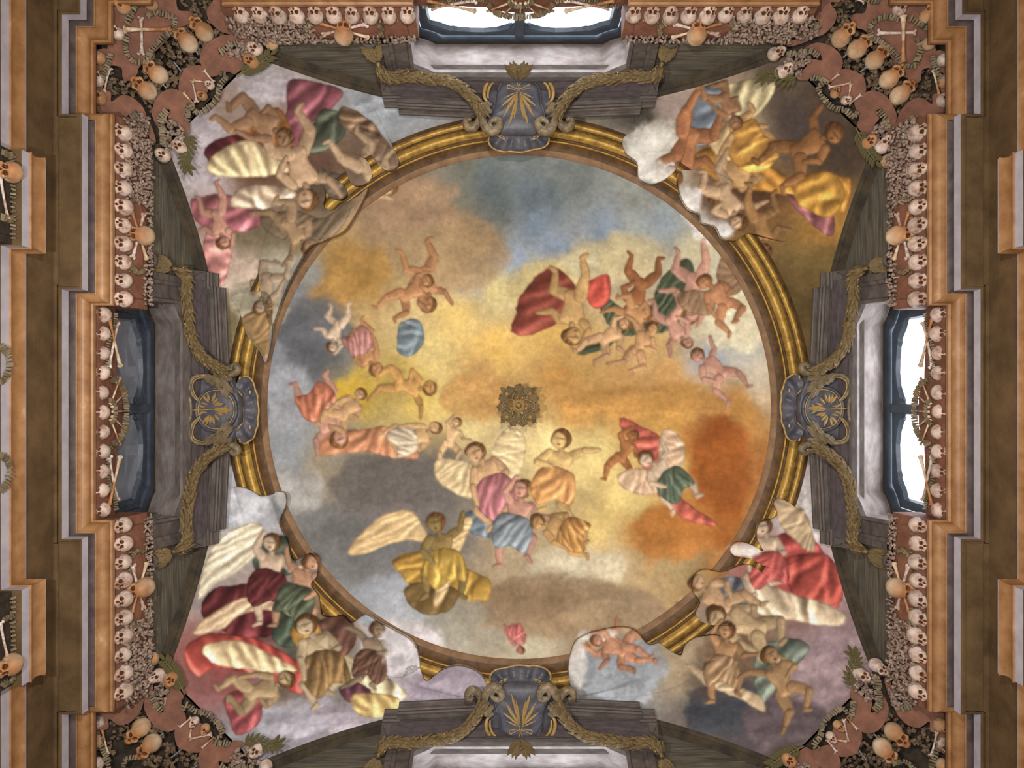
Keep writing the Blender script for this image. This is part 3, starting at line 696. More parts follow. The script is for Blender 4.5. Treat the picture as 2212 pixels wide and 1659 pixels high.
# green palm bundle, red cloak and other colour masses
shape([(1230, 760), (1330, 720), (1400, 660), (1440, 590), (1490, 560), (1500, 620), (1480, 680), (1420, 720), (1340, 730), (1300, 760)], (70, 78, 56), 2, 20, 0.2, (0.7, 8, 0.2), 4)
shape([(1310, 640), (1390, 700), (1440, 690), (1400, 720), (1340, 715), (1300, 680)], (78, 86, 60), 2, 16, 0.2, (0.3, 8, 0.2), 3)
shape([(1105, 690), (1140, 620), (1190, 578), (1230, 600), (1260, 660), (1220, 690), (1150, 720), (1115, 722)], (134, 62, 48), 2, 30, 0.26, (1.0, 34, 0.16), 3)
shape([(1260, 625), (1310, 590), (1318, 640), (1290, 668)], (196, 78, 62), 1.5, 20, 0.2, (0.6, 20, 0.12), 2)
shape([(1340, 905), (1420, 940), (1462, 975), (1450, 1040), (1490, 1090), (1550, 1135), (1490, 1125), (1430, 1080), (1390, 1010)], (190, 92, 74), 1.5, 26, 0.24, (0.7, 22, 0.16), 3)
shape([(850, 1215), (900, 1190), (960, 1200), (1010, 1230), (1060, 1250), (1050, 1300), (980, 1290), (920, 1300), (890, 1270)], (190, 146, 62), 1.5, 26, 0.26, (0.9, 20, 0.18), 4)
shape([(880, 1270), (930, 1255), (990, 1275), (970, 1320), (920, 1330), (890, 1310)], (118, 92, 50), 1.5, 26, 0.2, (0.9, 24, 0.14), 3)
shape([(1010, 1110), (1070, 1100), (1120, 1130), (1150, 1160), (1110, 1180), (1060, 1165), (1010, 1150)], (106, 118, 128), 1.5, 22, 0.24, (0.4, 20, 0.16), 3)
shape([(700, 940), (780, 925), (860, 930), (905, 985), (850, 990), (770, 975), (690, 985)], (196, 130, 90), 1.5, 24, 0.22, (0.6, 20, 0.14), 4)
shape([(860, 700), (905, 690), (915, 740), (880, 770), (858, 750)], (120, 134, 140), 1.5, 20, 0.2, (1.2, 16, 0.18), 2)
for w_ in ([(750, 1195), (790, 1140), (850, 1105), (895, 1105), (925, 1170), (880, 1165), (830, 1180), (790, 1198)], [(935, 1310), (950, 1230), (975, 1150), (1010, 1115), (1022, 1130), (990, 1200), (960, 1290)]):
    shape(w_, (222, 186, 130), 1.3, 14, 0.16, (1.1, 12, 0.12))
FIG = [(915, 585, 52, 170, 0, WARM, None, None), (870, 640, 44, 60, 1, WARM, None, None), (780, 745, 44, 150, 2, WARM, (176, 120, 110), None), (730, 700, 36, 200, 1, PALE, None, None),
       (860, 830, 48, 100, 3, (212, 158, 86), None, None), (690, 880, 58, 150, 0, ROSE, (186, 110, 80), None), (740, 900, 44, 40, 2, (206, 160, 110), None, None), (880, 950, 46, 70, 2, (220, 176, 120), (210, 190, 160), None),
       (970, 960, 36, 20, 1, (226, 184, 130), None, None), (1070, 1060, 66, -25, 2, (214, 168, 120), (176, 108, 112), (226, 198, 146)), (1110, 1140, 62, 15, 1, ROSE, (126, 134, 140), None),
       (1200, 1040, 66, 10, 3, (226, 186, 116), (214, 152, 88), None), (1230, 1150, 52, -70, 2, (204, 158, 96), (186, 132, 70), None), (1340, 990, 40, 30, 1, (182, 118, 66), None, None),
       (1450, 1040, 52, -45, 0, PALE, (92, 104, 84), (214, 176, 140)), (960, 1215, 64, -10, 0, (150, 124, 70), (186, 148, 64), None), (1240, 640, 62, 185, 1, (200, 156, 96), None, None),
       (1385, 610, 50, 200, 0, (158, 98, 58), None, None), (1360, 670, 40, 120, 3, (200, 144, 92), None, None), (1500, 600, 58, 188, 1, ROSE, None, None), (1450, 690, 44, 150, 0, ROSE, None, None),
       (1570, 660, 50, -40, 2, (190, 130, 88), None, (150, 116, 84)), (1300, 735, 44, 60, 1, (214, 166, 116), None, None), (1375, 760, 44, 30, 3, (214, 160, 108), None, None), (1560, 810, 48, -50, 0, ROSE, None, None),
       (1115, 1370, 26, 160, 2, (206, 130, 120), (206, 110, 104), None)]
for (x, y, sz, an, po, sk, dr, wg) in FIG: figure(x, y, sz, an, po, sk, drape=dr, wings=wg, flip=(int(x) % 2 == 0))

# ---- pendentives: clouds, drapery, figures and the cut-out clouds that lap over the ring
for i, a in enumerate([(590, 190, 60, 30, (186, 176, 180)), (440, 330, 60, 80, (188, 176, 180)), (820, 225, 60, 30, (170, 174, 180)), (500, 560, 60, 60, (190, 166, 146)), (560, 660, 60, 50, (176, 166, 140)),
        (1410, 330, 70, 70, (228, 220, 204)), (1540, 450, 60, 60, (226, 220, 210)), (1770, 1460, 90, 70, (172, 146, 148)), (1820, 1400, 60, 50, (176, 148, 152)), (1560, 1530, 90, 60, (84, 86, 94)), (1340, 1450, 100, 70, (168, 172, 178)),
        (1690, 1560, 90, 50, (118, 100, 104)), (520, 1090, 60, 40, (206, 206, 210)), (870, 1400, 80, 60, (220, 212, 214)), (970, 1490, 80, 46, (190, 174, 188)), (640, 1540, 110, 50, (186, 180, 190)), (800, 1545, 110, 40, (190, 178, 188)), (1740, 1120, 40, 60, (220, 210, 206))]):
    cloud(*a, seed=40 + i, soft=10, hi=0.14, alpha=0.9)
    for q_ in range(5):
        an_ = 2 * PI * q_ / 5 + i; cloud(a[0] + math.cos(an_) * a[2] * 0.6, a[1] + math.sin(an_) * a[3] * 0.6, a[2] * 0.42, a[3] * 0.42, tuple(min(v * (0.94 + 0.035 * q_), 245) for v in a[4]), seed=200 + i * 7 + q_, soft=7, hi=0.16, alpha=0.6)
for i, (x, y, rx, ry, c_) in enumerate([(600, 350, 120, 60, (110, 74, 58)), (700, 420, 60, 40, (104, 82, 62)), (560, 500, 60, 40, (120, 104, 76)), (1600, 420, 90, 60, (96, 62, 38)), (1560, 330, 60, 60, (120, 80, 50)), (1600, 1400, 80, 50, (132, 100, 74)), (1540, 1470, 60, 40, (110, 90, 76)), (560, 1330, 90, 60, (84, 48, 44)), (660, 1430, 60, 50, (94, 90, 76)), (620, 1490, 60, 30, (120, 100, 80))]):
    cloud(x, y, rx, ry, c_, seed=150 + i, soft=20, hi=0.05, alpha=0.8)
DRAPES = [([(622, 175), (690, 180), (742, 200), (700, 250), (655, 275), (640, 320), (612, 300), (620, 240)], (146, 82, 90), 0.5), ([(520, 262), (600, 230), (632, 300), (600, 330), (540, 290)], (156, 102, 50), 0.3),
          ([(440, 320), (520, 290), (600, 330), (640, 360), (560, 375), (470, 365)], (120, 50, 56), 2.6), ([(460, 330), (540, 300), (600, 345), (640, 370), (520, 385), (450, 375)], (214, 190, 142), 2.7),
          ([(690, 240), (745, 250), (740, 300), (690, 330), (665, 320)], (90, 94, 76), 0.8), ([(415, 430), (500, 420), (560, 445), (560, 490), (480, 500), (425, 480)], (168, 96, 102), 0.7), ([(520, 405), (590, 400), (640, 420), (590, 450), (500, 445)], (206, 180, 150), 2.9),
          ([(445, 500), (498, 490), (500, 560), (480, 618), (450, 600)], (204, 138, 128), 1.4), ([(740, 230), (800, 260), (845, 320), (862, 355), (830, 360), (780, 310), (735, 270)], (136, 106, 78), 0.8),
          ([(1500, 200), (1560, 175), (1580, 220), (1540, 300), (1500, 310), (1492, 250)], (120, 130, 140), 1.2), ([(1560, 190), (1660, 165), (1670, 200), (1620, 260), (1560, 250)], (204, 186, 140), 0.4), ([(1500, 330), (1600, 320), (1700, 380), (1800, 380), (1840, 390), (1820, 460), (1780, 450), (1680, 420), (1560, 400)], (198, 138, 54), 2.4),
          ([(1700, 420), (1790, 450), (1800, 510), (1760, 490)], (160, 98, 98), 0.9), ([(1530, 290), (1580, 260), (1640, 290), (1600, 340), (1550, 340)], (206, 174, 124), 0.7), ([(1740, 380), (1800, 375), (1825, 420), (1790, 470), (1720, 430)], (206, 150, 60), 0.7),
          ([(1640, 1180), (1700, 1150), (1760, 1165), (1800, 1240), (1812, 1310), (1740, 1300), (1650, 1270), (1632, 1230)], (186, 78, 72), 0.8), ([(1690, 1210), (1790, 1200), (1818, 1300), (1720, 1290)], (192, 84, 70), 0.5),
          ([(1560, 1250), (1640, 1260), (1740, 1290), (1820, 1320), (1810, 1350), (1700, 1340), (1600, 1310)], (222, 196, 160), 2.8), ([(1540, 1260), (1600, 1250), (1610, 1330), (1560, 1350), (1530, 1310)], (120, 124, 132), 0.9), ([(1640, 1400), (1700, 1380), (1750, 1400), (1700, 1460), (1650, 1520), (1630, 1460)], (122, 132, 116), 0.9),
          ([(400, 1410), (440, 1370), (520, 1370), (600, 1400), (660, 1450), (650, 1500), (580, 1470), (480, 1440), (420, 1460)], (196, 84, 72), 2.7), ([(440, 1395), (520, 1385), (600, 1420), (640, 1450), (560, 1450), (460, 1430)], (232, 202, 152), 2.7), ([(450, 1280), (540, 1260), (600, 1290), (590, 1370), (500, 1370), (440, 1330)], (110, 46, 48), 0.6),
          ([(550, 1180), (620, 1160), (640, 1230), (590, 1250), (550, 1230)], (80, 92, 76), 0.8), ([(600, 1320), (680, 1330), (700, 1380), (640, 1400), (590, 1380)], (84, 98, 78), 0.7), ([(640, 1350), (720, 1355), (724, 1400), (670, 1420), (636, 1390)], (202, 148, 66), 0.4), ([(720, 1410), (800, 1440), (880, 1500), (820, 1520), (740, 1480)], (230, 210, 166), 2.8),
          ([(740, 1470), (800, 1490), (790, 1520), (740, 1510)], (122, 70, 84), 0.5), ([(690, 1340), (750, 1330), (770, 1380), (740, 1420), (700, 1380)], (120, 80, 66), 1.0), ([(490, 1500), (560, 1490), (560, 1560), (510, 1590), (490, 1550)], (178, 88, 90), 0.9), ([(760, 1500), (860, 1505), (850, 1540), (780, 1550)], (226, 190, 120), 2.8)]
for P_, c_, a_ in DRAPES: shape(P_, c_, 1.2, 22, 0.26, (a_, 26, 0.19), 1.2)
for w_, c_ in (([(428, 1290), (440, 1220), (480, 1160), (540, 1130), (568, 1140), (560, 1190), (520, 1230), (470, 1260)], (232, 216, 184)), ([(418, 1365), (470, 1320), (540, 1285), (620, 1280), (655, 1305), (620, 1318), (540, 1320), (470, 1362)], (226, 190, 150)),
               ([(1668, 1080), (1700, 1078), (1740, 1110), (1762, 1180), (1740, 1190), (1700, 1150), (1675, 1110)], (206, 176, 136)), ([(1480, 1430), (1560, 1470), (1640, 1500), (1650, 1540), (1600, 1510), (1520, 1480)], (214, 184, 144)),
               ([(520, 690), (560, 660), (590, 640), (586, 700), (575, 780), (548, 735)], (168, 132, 84)), ([(560, 470), (640, 455), (700, 470), (760, 430), (740, 490), (690, 520), (600, 515)], (128, 108, 82)), ([(770, 280), (820, 300), (858, 350), (840, 368), (800, 340)], (146, 116, 90)),
               ([(690, 370), (740, 380), (750, 420), (720, 425), (695, 400)], (120, 104, 86))):
    shape(w_, c_, 1.3, 14, 0.18, (1.0, 13, 0.12), 0.6)
PFIG = [(640, 330, 74, 165, 0, SKIN, None, None), (540, 250, 62, 120, 2, (170, 128, 92), None, None), (780, 350, 58, 130, 1, (206, 172, 132), None, None), (620, 480, 52, 140, 3, (176, 142, 104), None, None), (580, 600, 48, 200, 2, (186, 160, 128), None, None), (470, 460, 46, 170, 1, ROSE, None, None),
        (1490, 290, 70, 200, 1, (186, 122, 78), None, None), (1620, 330, 78, 215, 2, (206, 160, 104), (206, 150, 66), None), (1560, 410, 56, 150, 3, SKIN, None, None), (1720, 330, 66, 60, 0, (170, 116, 66), None, None), (1640, 470, 52, 170, 1, (180, 132, 78), None, None), (1560, 210, 44, 150, 2, (176, 128, 88), None, None),
        (1660, 1220, 60, -6, 2, PALE, (196, 92, 84), None), (1570, 1310, 60, -55, 0, (206, 164, 120), None, None), (1640, 1360, 70, -70, 2, (208, 176, 130), None, None), (1350, 1400, 50, -75, 1, (214, 150, 112), None, None), (1560, 1440, 56, 10, 1, (196, 148, 100), (176, 140, 100), None), (1700, 1490, 60, -30, 3, (186, 144, 98), None, None),
        (580, 1260, 62, 6, 1, PALE, (116, 52, 52), None), (640, 1290, 60, 22, 0, (214, 160, 124), (96, 104, 80), None), (700, 1440, 70, -20, 2, (206, 180, 140), (150, 116, 70), None), (800, 1430, 52, 10, 3, (170, 146, 116), (120, 84, 66), None), (540, 1500, 60, 70, 2, (190, 160, 116), None, None)]
for (x, y, sz, an, po, sk, dr, wg) in PFIG: figure(x, y, sz, an, po, sk, drape=dr, wings=wg, flip=(int(y) % 4 < 2))
# outlines of the overlays, in photo pixels
OVERLAYS = [
 [(800, 225), (850, 320), (862, 350), (850, 368), (828, 366), (806, 342), (795, 310)],
 [(745, 330), (790, 345), (804, 378), (790, 398), (762, 400), (748, 372), (735, 352)],
 [(690, 360), (712, 380), (742, 400), (750, 420), (736, 432), (716, 428), (700, 408), (690, 390)],
 [(650, 400), (690, 398), (704, 420), (700, 445), (720, 455), (742, 440), (772, 425), (795, 408), (770, 460), (742, 500), (700, 520), (668, 535), (640, 580), (612, 640), (590, 700), (578, 690), (560, 600), (580, 500)],
 [(500, 640), (545, 630), (585, 640), (588, 720), (576, 782), (562, 760), (532, 720), (518, 672)],
 [(1420, 215), (1400, 230), (1372, 245), (1370, 280), (1345, 300), (1350, 330), (1376, 352), (1380, 385), (1408, 398), (1440, 385), (1462, 362), (1480, 320), (1490, 240)],
 [(1470, 370), (1466, 410), (1484, 448), (1510, 462), (1515, 480), (1545, 490), (1560, 515), (1590, 520), (1620, 505), (1700, 520), (1640, 440), (1560, 380)],
 [(1760, 1180), (1740, 1120), (1710, 1090), (1682, 1076), (1670, 1086), (1678, 1110), (1664, 1122), (1640, 1130), (1634, 1160), (1648, 1190), (1625, 1178), (1595, 1170), (1577, 1184), (1586, 1200), (1620, 1206), (1660, 1225), (1700, 1220)],
 [(1620, 1220), (1560, 1235), (1520, 1230), (1498, 1245), (1496, 1275), (1512, 1300), (1502, 1325), (1520, 1345), (1560, 1350), (1640, 1340), (1680, 1280)],
 [(1560, 1380), (1510, 1375), (1480, 1392), (1470, 1415), (1440, 1400), (1424, 1388), (1400, 1392), (1372, 1362), (1340, 1354), (1300, 1360), (1262, 1372), (1240, 1390), (1228, 1440), (1236, 1490), (1260, 1505), (1400, 1500), (1500, 1460)],
 [(500, 1110), (496, 1060), (520, 1052), (548, 1062), (565, 1072), (588, 1068), (600, 1062), (616, 1066), (618, 1090), (604, 1130), (622, 1170), (634, 1210), (668, 1196), (686, 1215), (684, 1245), (672, 1262), (690, 1290), (698, 1330), (740, 1330), (760, 1345), (790, 1328), (820, 1345), (850, 1360), (890, 1385), (905, 1420), (900, 1448), (840, 1460), (700, 1400), (600, 1300), (520, 1200)],
 [(880, 1440), (905, 1440), (920, 1470), (950, 1450), (985, 1438), (1020, 1445), (1045, 1465), (1048, 1495), (980, 1510), (900, 1510), (870, 1480)]]
# pale clouds painted along the edges of the overlays
for i, (x, y, rx, ry, c_) in enumerate([(1385, 320, 34, 40, (232, 226, 214)), (1420, 370, 40, 28, (236, 230, 220)), (1490, 430, 24, 26, (230, 224, 216)), (1610, 1186, 34, 14, (228, 220, 212)), (1540, 500, 40, 14, (222, 220, 218)), (860, 1390, 40, 34, (226, 218, 220)),
                                        (540, 1080, 40, 26, (212, 212, 216)), (1290, 1375, 44, 14, (232, 222, 212)), (1250, 1440, 20, 46, (226, 216, 206)), (980, 1470, 60, 28, (194, 176, 190))]):
    cloud(x, y, rx, ry, c_, seed=80 + i, soft=6, hi=0.12, alpha=0.85)
figure(1345, 1405, 44, -70, 1, (212, 150, 112))
# hand-painted wobble and broken brushwork
wx_ = np.clip(GX + (NZ3 - 0.5) * 5, 0, CW - 2.01); wy_ = np.clip(GY + (vnoise(18, 4, 8) - 0.5) * 5, 0, CH - 2.01)
xi_, yi_ = wx_.astype(int), wy_.astype(int); fx_, fy_ = (wx_ - xi_)[..., None], (wy_ - yi_)[..., None]
CAN = (CAN[yi_, xi_] * (1 - fx_) + CAN[yi_, xi_ + 1] * fx_) * (1 - fy_) + (CAN[yi_ + 1, xi_] * (1 - fx_) + CAN[yi_ + 1, xi_ + 1] * fx_) * fy_
CAN *= (1 + 0.10 * (vnoise(3, 2, 12) - 0.5))[..., None]
g_ = CAN.mean(-1, keepdims=True)
CAN = g_ + (CAN - g_) * np.where(rr_px > 560, 0.76, 0.86)[..., None]                                # old, slightly dusty pigments
pm_ = (rr_px > 560)[..., None]
CAN = np.where(pm_, 255 * (np.clip(CAN, 1, 255) / 255) ** 1.18, CAN)
CAN = np.clip(CAN, 3, 250) / 255.0
CAN = np.where(CAN <= 0.0404, CAN / 12.92, ((CAN + 0.055) / 1.055) ** 2.4)
# ---- dome and pendentives (painted surfaces)
ceiling = structure('ceiling', room_matrix(), None, 'frescoed dome with four painted pendentives', 'ceiling')
link('roof_shell', roof_me, ceiling)
def paint_at(pts):
    """sample the painted canvas at the photo pixel each room point faces"""
    P = np.asarray(pts, float)
    u = CX + F * (P[:, 0] + X0) / P[:, 2]; v = CY + F * (P[:, 1] + Y0) / P[:, 2]
    x = np.clip(u / 2, 0, CW - 2.001); y = np.clip(v / 2, 0, CH - 2.001)
    xi = x.astype(int); yi = y.astype(int); fx = (x - xi)[:, None]; fy = (y - yi)[:, None]
    c = CAN
    return (c[yi, xi] * (1 - fx) + c[yi, xi + 1] * fx) * (1 - fy) + (c[yi + 1, xi] * (1 - fx) + c[yi + 1, xi + 1] * fx) * fy
def paint_mesh(name, verts, faces, parent, smooth=True):
    me = bpy.data.meshes.new(name)
    V = np.asarray(verts, np.float32); Fq = np.asarray(faces, np.int32)
    me.vertices.add(len(V)); me.vertices.foreach_set('co', V.ravel())
    k = Fq.shape[1]
    me.loops.add(Fq.size); me.loops.foreach_set('vertex_index', Fq.ravel())
    me.polygons.add(len(Fq)); me.polygons.foreach_set('loop_start', np.arange(0, Fq.size, k, dtype=np.int32))
    me.polygons.foreach_set('loop_total', np.full(len(Fq), k, np.int32))
    me.update(calc_edges=True)
    if smooth: me.polygons.foreach_set('use_smooth', [True] * len(Fq))
    rgb = paint_at(V)
    at = me.color_attributes.new('paint', 'FLOAT_COLOR', 'POINT')
    at.data.foreach_set('color', np.concatenate([rgb, np.ones((len(V), 1))], 1).astype(np.float32).ravel())
    me.materials.append(MAT['fresco_paint'])
    return link(name, me, parent)

RD, ZD, HD = 3.40, 9.905, 1.40
def dome_z(r): return ZD + HD * (1 - (r / RD) ** 2) ** 0.9 if r < RD else ZD
NG = 470
xs = np.linspace(-RD, RD, NG)
gx, gy = np.meshgrid(xs, xs)
rr = np.sqrt(gx ** 2 + gy ** 2)
# pull the outermost cells onto the circle so that the edge is clean
k = np.where(rr > RD, RD / np.maximum(rr, 1e-6), 1.0)
px, py = gx * k, gy * k
rc = np.minimum(rr, RD)
pz = ZD + HD * np.maximum(1 - (rc / RD) ** 2, 0) ** 0.9
idx = np.arange(NG * NG).reshape(NG, NG)
cell = (rr[:-1, :-1] < RD) | (rr[1:, :-1] < RD) | (rr[:-1, 1:] < RD) | (rr[1:, 1:] < RD)
quads = np.stack([idx[:-1, :-1], idx[1:, :-1], idx[1:, 1:], idx[:-1, 1:]], -1)[cell]
paint_mesh('dome', np.stack([px, py, pz], -1).reshape(-1, 3), quads, ceiling)

RP, ZP = 3.86, 9.755
def pend_outer(th):
    """point on the outer edge of the pendentive of corner (+,+), th in 0..90 degrees"""
    return None
_edge = []
for s in np.linspace(0, S_FOOT, 140): _edge.append((d_front(z_arch(s)), s, z_arch(s)))        # along the right-hand wall
e1 = _edge[-1]
for t in np.linspace(0, 1, 40)[1:-1]:
    _edge.append((e1[0] + (e1[1] - e1[0]) * t, e1[1] + (e1[0] - e1[1]) * t, e1[2] + 0.0 * t))
for s in np.linspace(S_FOOT, 0, 140): _edge.append((s, d_front(z_arch(s)), z_arch(s)))
_edge = np.array(_edge)
_ang = np.arctan2(_edge[:, 1], _edge[:, 0])
NT, NR = 520, 180
ths = np.linspace(0, PI / 2, NT)
ex = np.interp(ths, _ang, _edge[:, 0]); ey = np.interp(ths, _ang, _edge[:, 1]); ez = np.interp(ths, _ang, _edge[:, 2])
rad = np.maximum(np.sqrt(ex ** 2 + ey ** 2), RP + 0.002)
tt = np.linspace(0, 1, NR)
T, TH = np.meshgrid(tt, ths)
RR = RP + (rad[:, None] - RP) * T
ZZ = ZP + (ez[:, None] - ZP) * T + 0.22 * np.abs(ez[:, None] - ZP) * T * (1 - T)
PX, PY = RR * np.cos(TH), RR * np.sin(TH)
pidx = np.arange(NT * NR).reshape(NT, NR)
pq = np.stack([pidx[:-1, :-1], pidx[1:, :-1], pidx[1:, 1:], pidx[:-1, 1:]], -1).reshape(-1, 4)
for phi in CORNER_PHI.values():
    c, s = math.cos(phi), math.sin(phi)
    paint_mesh('pendentive', np.stack([PX * c - PY * s, PX * s + PY * c, ZZ], -1).reshape(-1, 3), pq, ceiling)

def surf_z(x, y):
    """height of the plaster overlays, just in front of ring and pendentive, at room point x, y"""
    r = math.hypot(x, y)
    if r < RP: return 9.70 - 0.02 * (RP - r)
    th = math.atan2(abs(y), abs(x)) if x * y >= 0 else math.atan2(abs(y), abs(x))
    th = math.atan2(abs(y), abs(x))
    R1 = float(np.interp(th, ths, rad)); e = float(np.interp(th, ths, ez))
    t = min(1.0, (r - RP) / max(R1 - RP, 1e-3))
    return ZP + (e - ZP) * t + 0.22 * abs(e - ZP) * t * (1 - t) - 0.055 * (1 - min(1, t * 6))

def overlay(pts, thick=0.05, n=5, step=5.0):
    """cut-out plaster piece lapping over the ring; outline in photo pixels"""
    ol = spline(pts, n, True)
    res = []
    for i, p in enumerate(ol):                             # even spacing
        q = ol[(i + 1) % len(ol)]; L_ = math.hypot(q[0] - p[0], q[1] - p[1]); m = max(1, int(L_ / 4))
        for k in range(m): res.append((p[0] + (q[0] - p[0]) * k / m, p[1] + (q[1] - p[1]) * k / m))
    ol = res; A = np.array(ol)
    x0, y0 = A.min(0); x1, y1 = A.max(0)
    gx_, gy_ = np.meshgrid(np.arange(x0, x1, step / 2), np.arange(y0, y1, step / 2))
    q = np.stack([gx_.ravel(), gy_.ravel()], -1)
    inside = np.zeros(len(q), bool); dist = np.full(len(q), 1e9)
    for i in range(len(A)):
        a, b_ = A[i], A[(i + 1) % len(A)]
        cond = (a[1] > q[:, 1]) != (b_[1] > q[:, 1])
        xc = a[0] + (q[:, 1] - a[1]) / (b_[1] - a[1] + 1e-12) * (b_[0] - a[0])
        inside ^= cond & (q[:, 0] < xc)
        dist = np.minimum(dist, np.hypot(q[:, 0] - a[0], q[:, 1] - a[1]))
    q = q[inside & (dist > 2.5)]
    n0 = len(ol)
    co = [Vector(p) for p in ol] + [Vector((float(a), float(b_))) for a, b_ in q]
    vs, es, fs, *_ = delaunay_2d_cdt(co, [(i, (i + 1) % n0) for i in range(n0)], [list(range(n0))], 1, 1e-4)
    def up3(u, v):
        z = 9.62
        for _ in range(4):
            x = (u - CX) * z / F - X0; y = (v - CY) * z / F - Y0
            z = surf_z(x, y)
        return ((u - CX) * z / F - X0, (v - CY) * z / F - Y0, z)
    top = [up3(*p) for p in vs]
    front = [(p[0], p[1], p[2] - 0.012) for p in top]
    back = [(p[0], p[1], p[2] + thick) for p in top]
    nv = len(front)
    ed = {}
    for f in fs:
        for i in range(len(f)):
            a, b_ = f[i], f[(i + 1) % len(f)]
            ed[(a, b_)] = ed.get((a, b_), 0) + 1
    faces = [tuple(f) for f in fs]
    for (a, b_) in list(ed):
        if (b_, a) not in ed:
            faces.append((a, b_, nv + b_)); faces.append((a, nv + b_, nv + a))
    return paint_mesh('plaster_overlay', front + back, faces, ceiling, False)
for ol_ in OVERLAYS: overlay(ol_)
# ================================================================ BONES
def ico(sub):
    bm = bmesh.new(); bmesh.ops.create_icosphere(bm, subdivisions=sub, radius=1.0)
    v = np.array([x.co[:] for x in bm.verts]); f = [tuple(w.index for w in x.verts) for x in bm.faces]; bm.free()
    return v, f
def skull_mesh(name, m, seed):
    r = random.Random(seed)
    dirs, fs = ico(5)
    org = np.array((0, 0.012, -0.012))
    ell = [((0, -0.012, 0.022), (0.072, 0.090, 0.070)), ((0, 0.040, -0.030), (0.054, 0.048, 0.058)), ((0.040, 0.046, -0.036), (0.020, 0.024, 0.017)), ((-0.040, 0.046, -0.036), (0.020, 0.024, 0.017)),
           ((0, 0.062, -0.072), (0.031, 0.028, 0.026)), ((0, 0.058, 0.008), (0.052, 0.022, 0.014)), ((0, 0.084, -0.020), (0.008, 0.010, 0.020)), ((0, 0.02, -0.04), (0.045, 0.05, 0.045))]
    rad = np.zeros(len(dirs))
    for c, e in ell:
        o_ = (org - np.array(c)) / np.array(e); d = dirs / np.array(e)
        A = (d * d).sum(1); B = 2 * (d @ o_); C = o_ @ o_ - 1
        D = B * B - 4 * A * C
        t = np.where(D > 0, (-B + np.sqrt(np.maximum(D, 0))) / (2 * A), 0)
        rad = np.maximum(rad, t)
    P = org + dirs * rad[:, None]
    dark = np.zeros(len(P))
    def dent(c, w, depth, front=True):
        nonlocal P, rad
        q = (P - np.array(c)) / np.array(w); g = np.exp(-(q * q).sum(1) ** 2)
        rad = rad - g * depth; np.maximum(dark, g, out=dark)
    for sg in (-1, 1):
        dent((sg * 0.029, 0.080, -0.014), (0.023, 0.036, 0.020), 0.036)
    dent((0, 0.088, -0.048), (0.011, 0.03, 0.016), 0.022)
    P = org + dirs * rad[:, None]
    # temples hollowed, teeth ribbed
    for sg in (-1, 1):
        g = np.exp(-(((P - np.array((sg * 0.066, 0.036, -0.006))) / np.array((0.02, 0.024, 0.024))) ** 2).sum(1)); rad -= g * 0.010
    tz = np.exp(-(((P - np.array((0, 0.085, -0.084))) / np.array((0.026, 0.03, 0.009))) ** 2).sum(1)); rad -= tz * 0.004 * (1 + np.sin(P[:, 0] * 900))
    P = org + dirs * rad[:, None]
    P[:, 2] = np.where(P[:, 2] < -0.085, -0.085 + (P[:, 2] + 0.085) * 0.3, P[:, 2])
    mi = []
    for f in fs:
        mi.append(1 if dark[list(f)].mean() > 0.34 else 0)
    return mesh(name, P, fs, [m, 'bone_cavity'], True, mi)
SKULLS = [skull_mesh('skull', 'bone_pale', 1), skull_mesh('skull', 'bone_warm', 2)]

def long_bone_mesh(name, m, kind=0):
    b = MB()
    if kind == 0:
        pts = [(0.0, -0.5, 0), (0.0, -0.44, 0), (0.004, -0.3, 0.004), (0.008, 0, 0.008), (0.004, 0.3, 0.004), (0, 0.44, 0), (0, 0.5, 0)]
        b.tube(pts, [0.045, 0.05, 0.034, 0.030, 0.032, 0.046, 0.05], 10)
        for sg in (-1, 1):
            b.ball((sg * 0.034, 0.5, 0.0), (0.040, 0.046, 0.042), 9, 6)
        b.ball((-0.058, -0.5, 0.0), 0.043, 9, 6); b.ball((0.035, -0.49, 0), (0.036, 0.05, 0.036), 9, 6)
    else:
        pts = [(0.0, -0.5, 0), (0.0, -0.42, 0), (0.0, -0.25, 0.0), (0.0, 0, 0.0), (0.0, 0.3, 0.0), (0, 0.45, 0), (0, 0.5, 0)]
        b.tube(pts, [0.055, 0.046, 0.032, 0.028, 0.030, 0.040, 0.044], 10)
        b.ball((0.0, -0.5, 0.0), (0.072, 0.045, 0.05), 10, 6); b.ball((0, 0.5, 0), (0.055, 0.04, 0.045), 10, 6)
    return b.mesh(name, m, True)
LONG = [long_bone_mesh('long_bone', 'bone_pale', 0), long_bone_mesh('long_bone', 'bone_warm', 1)]

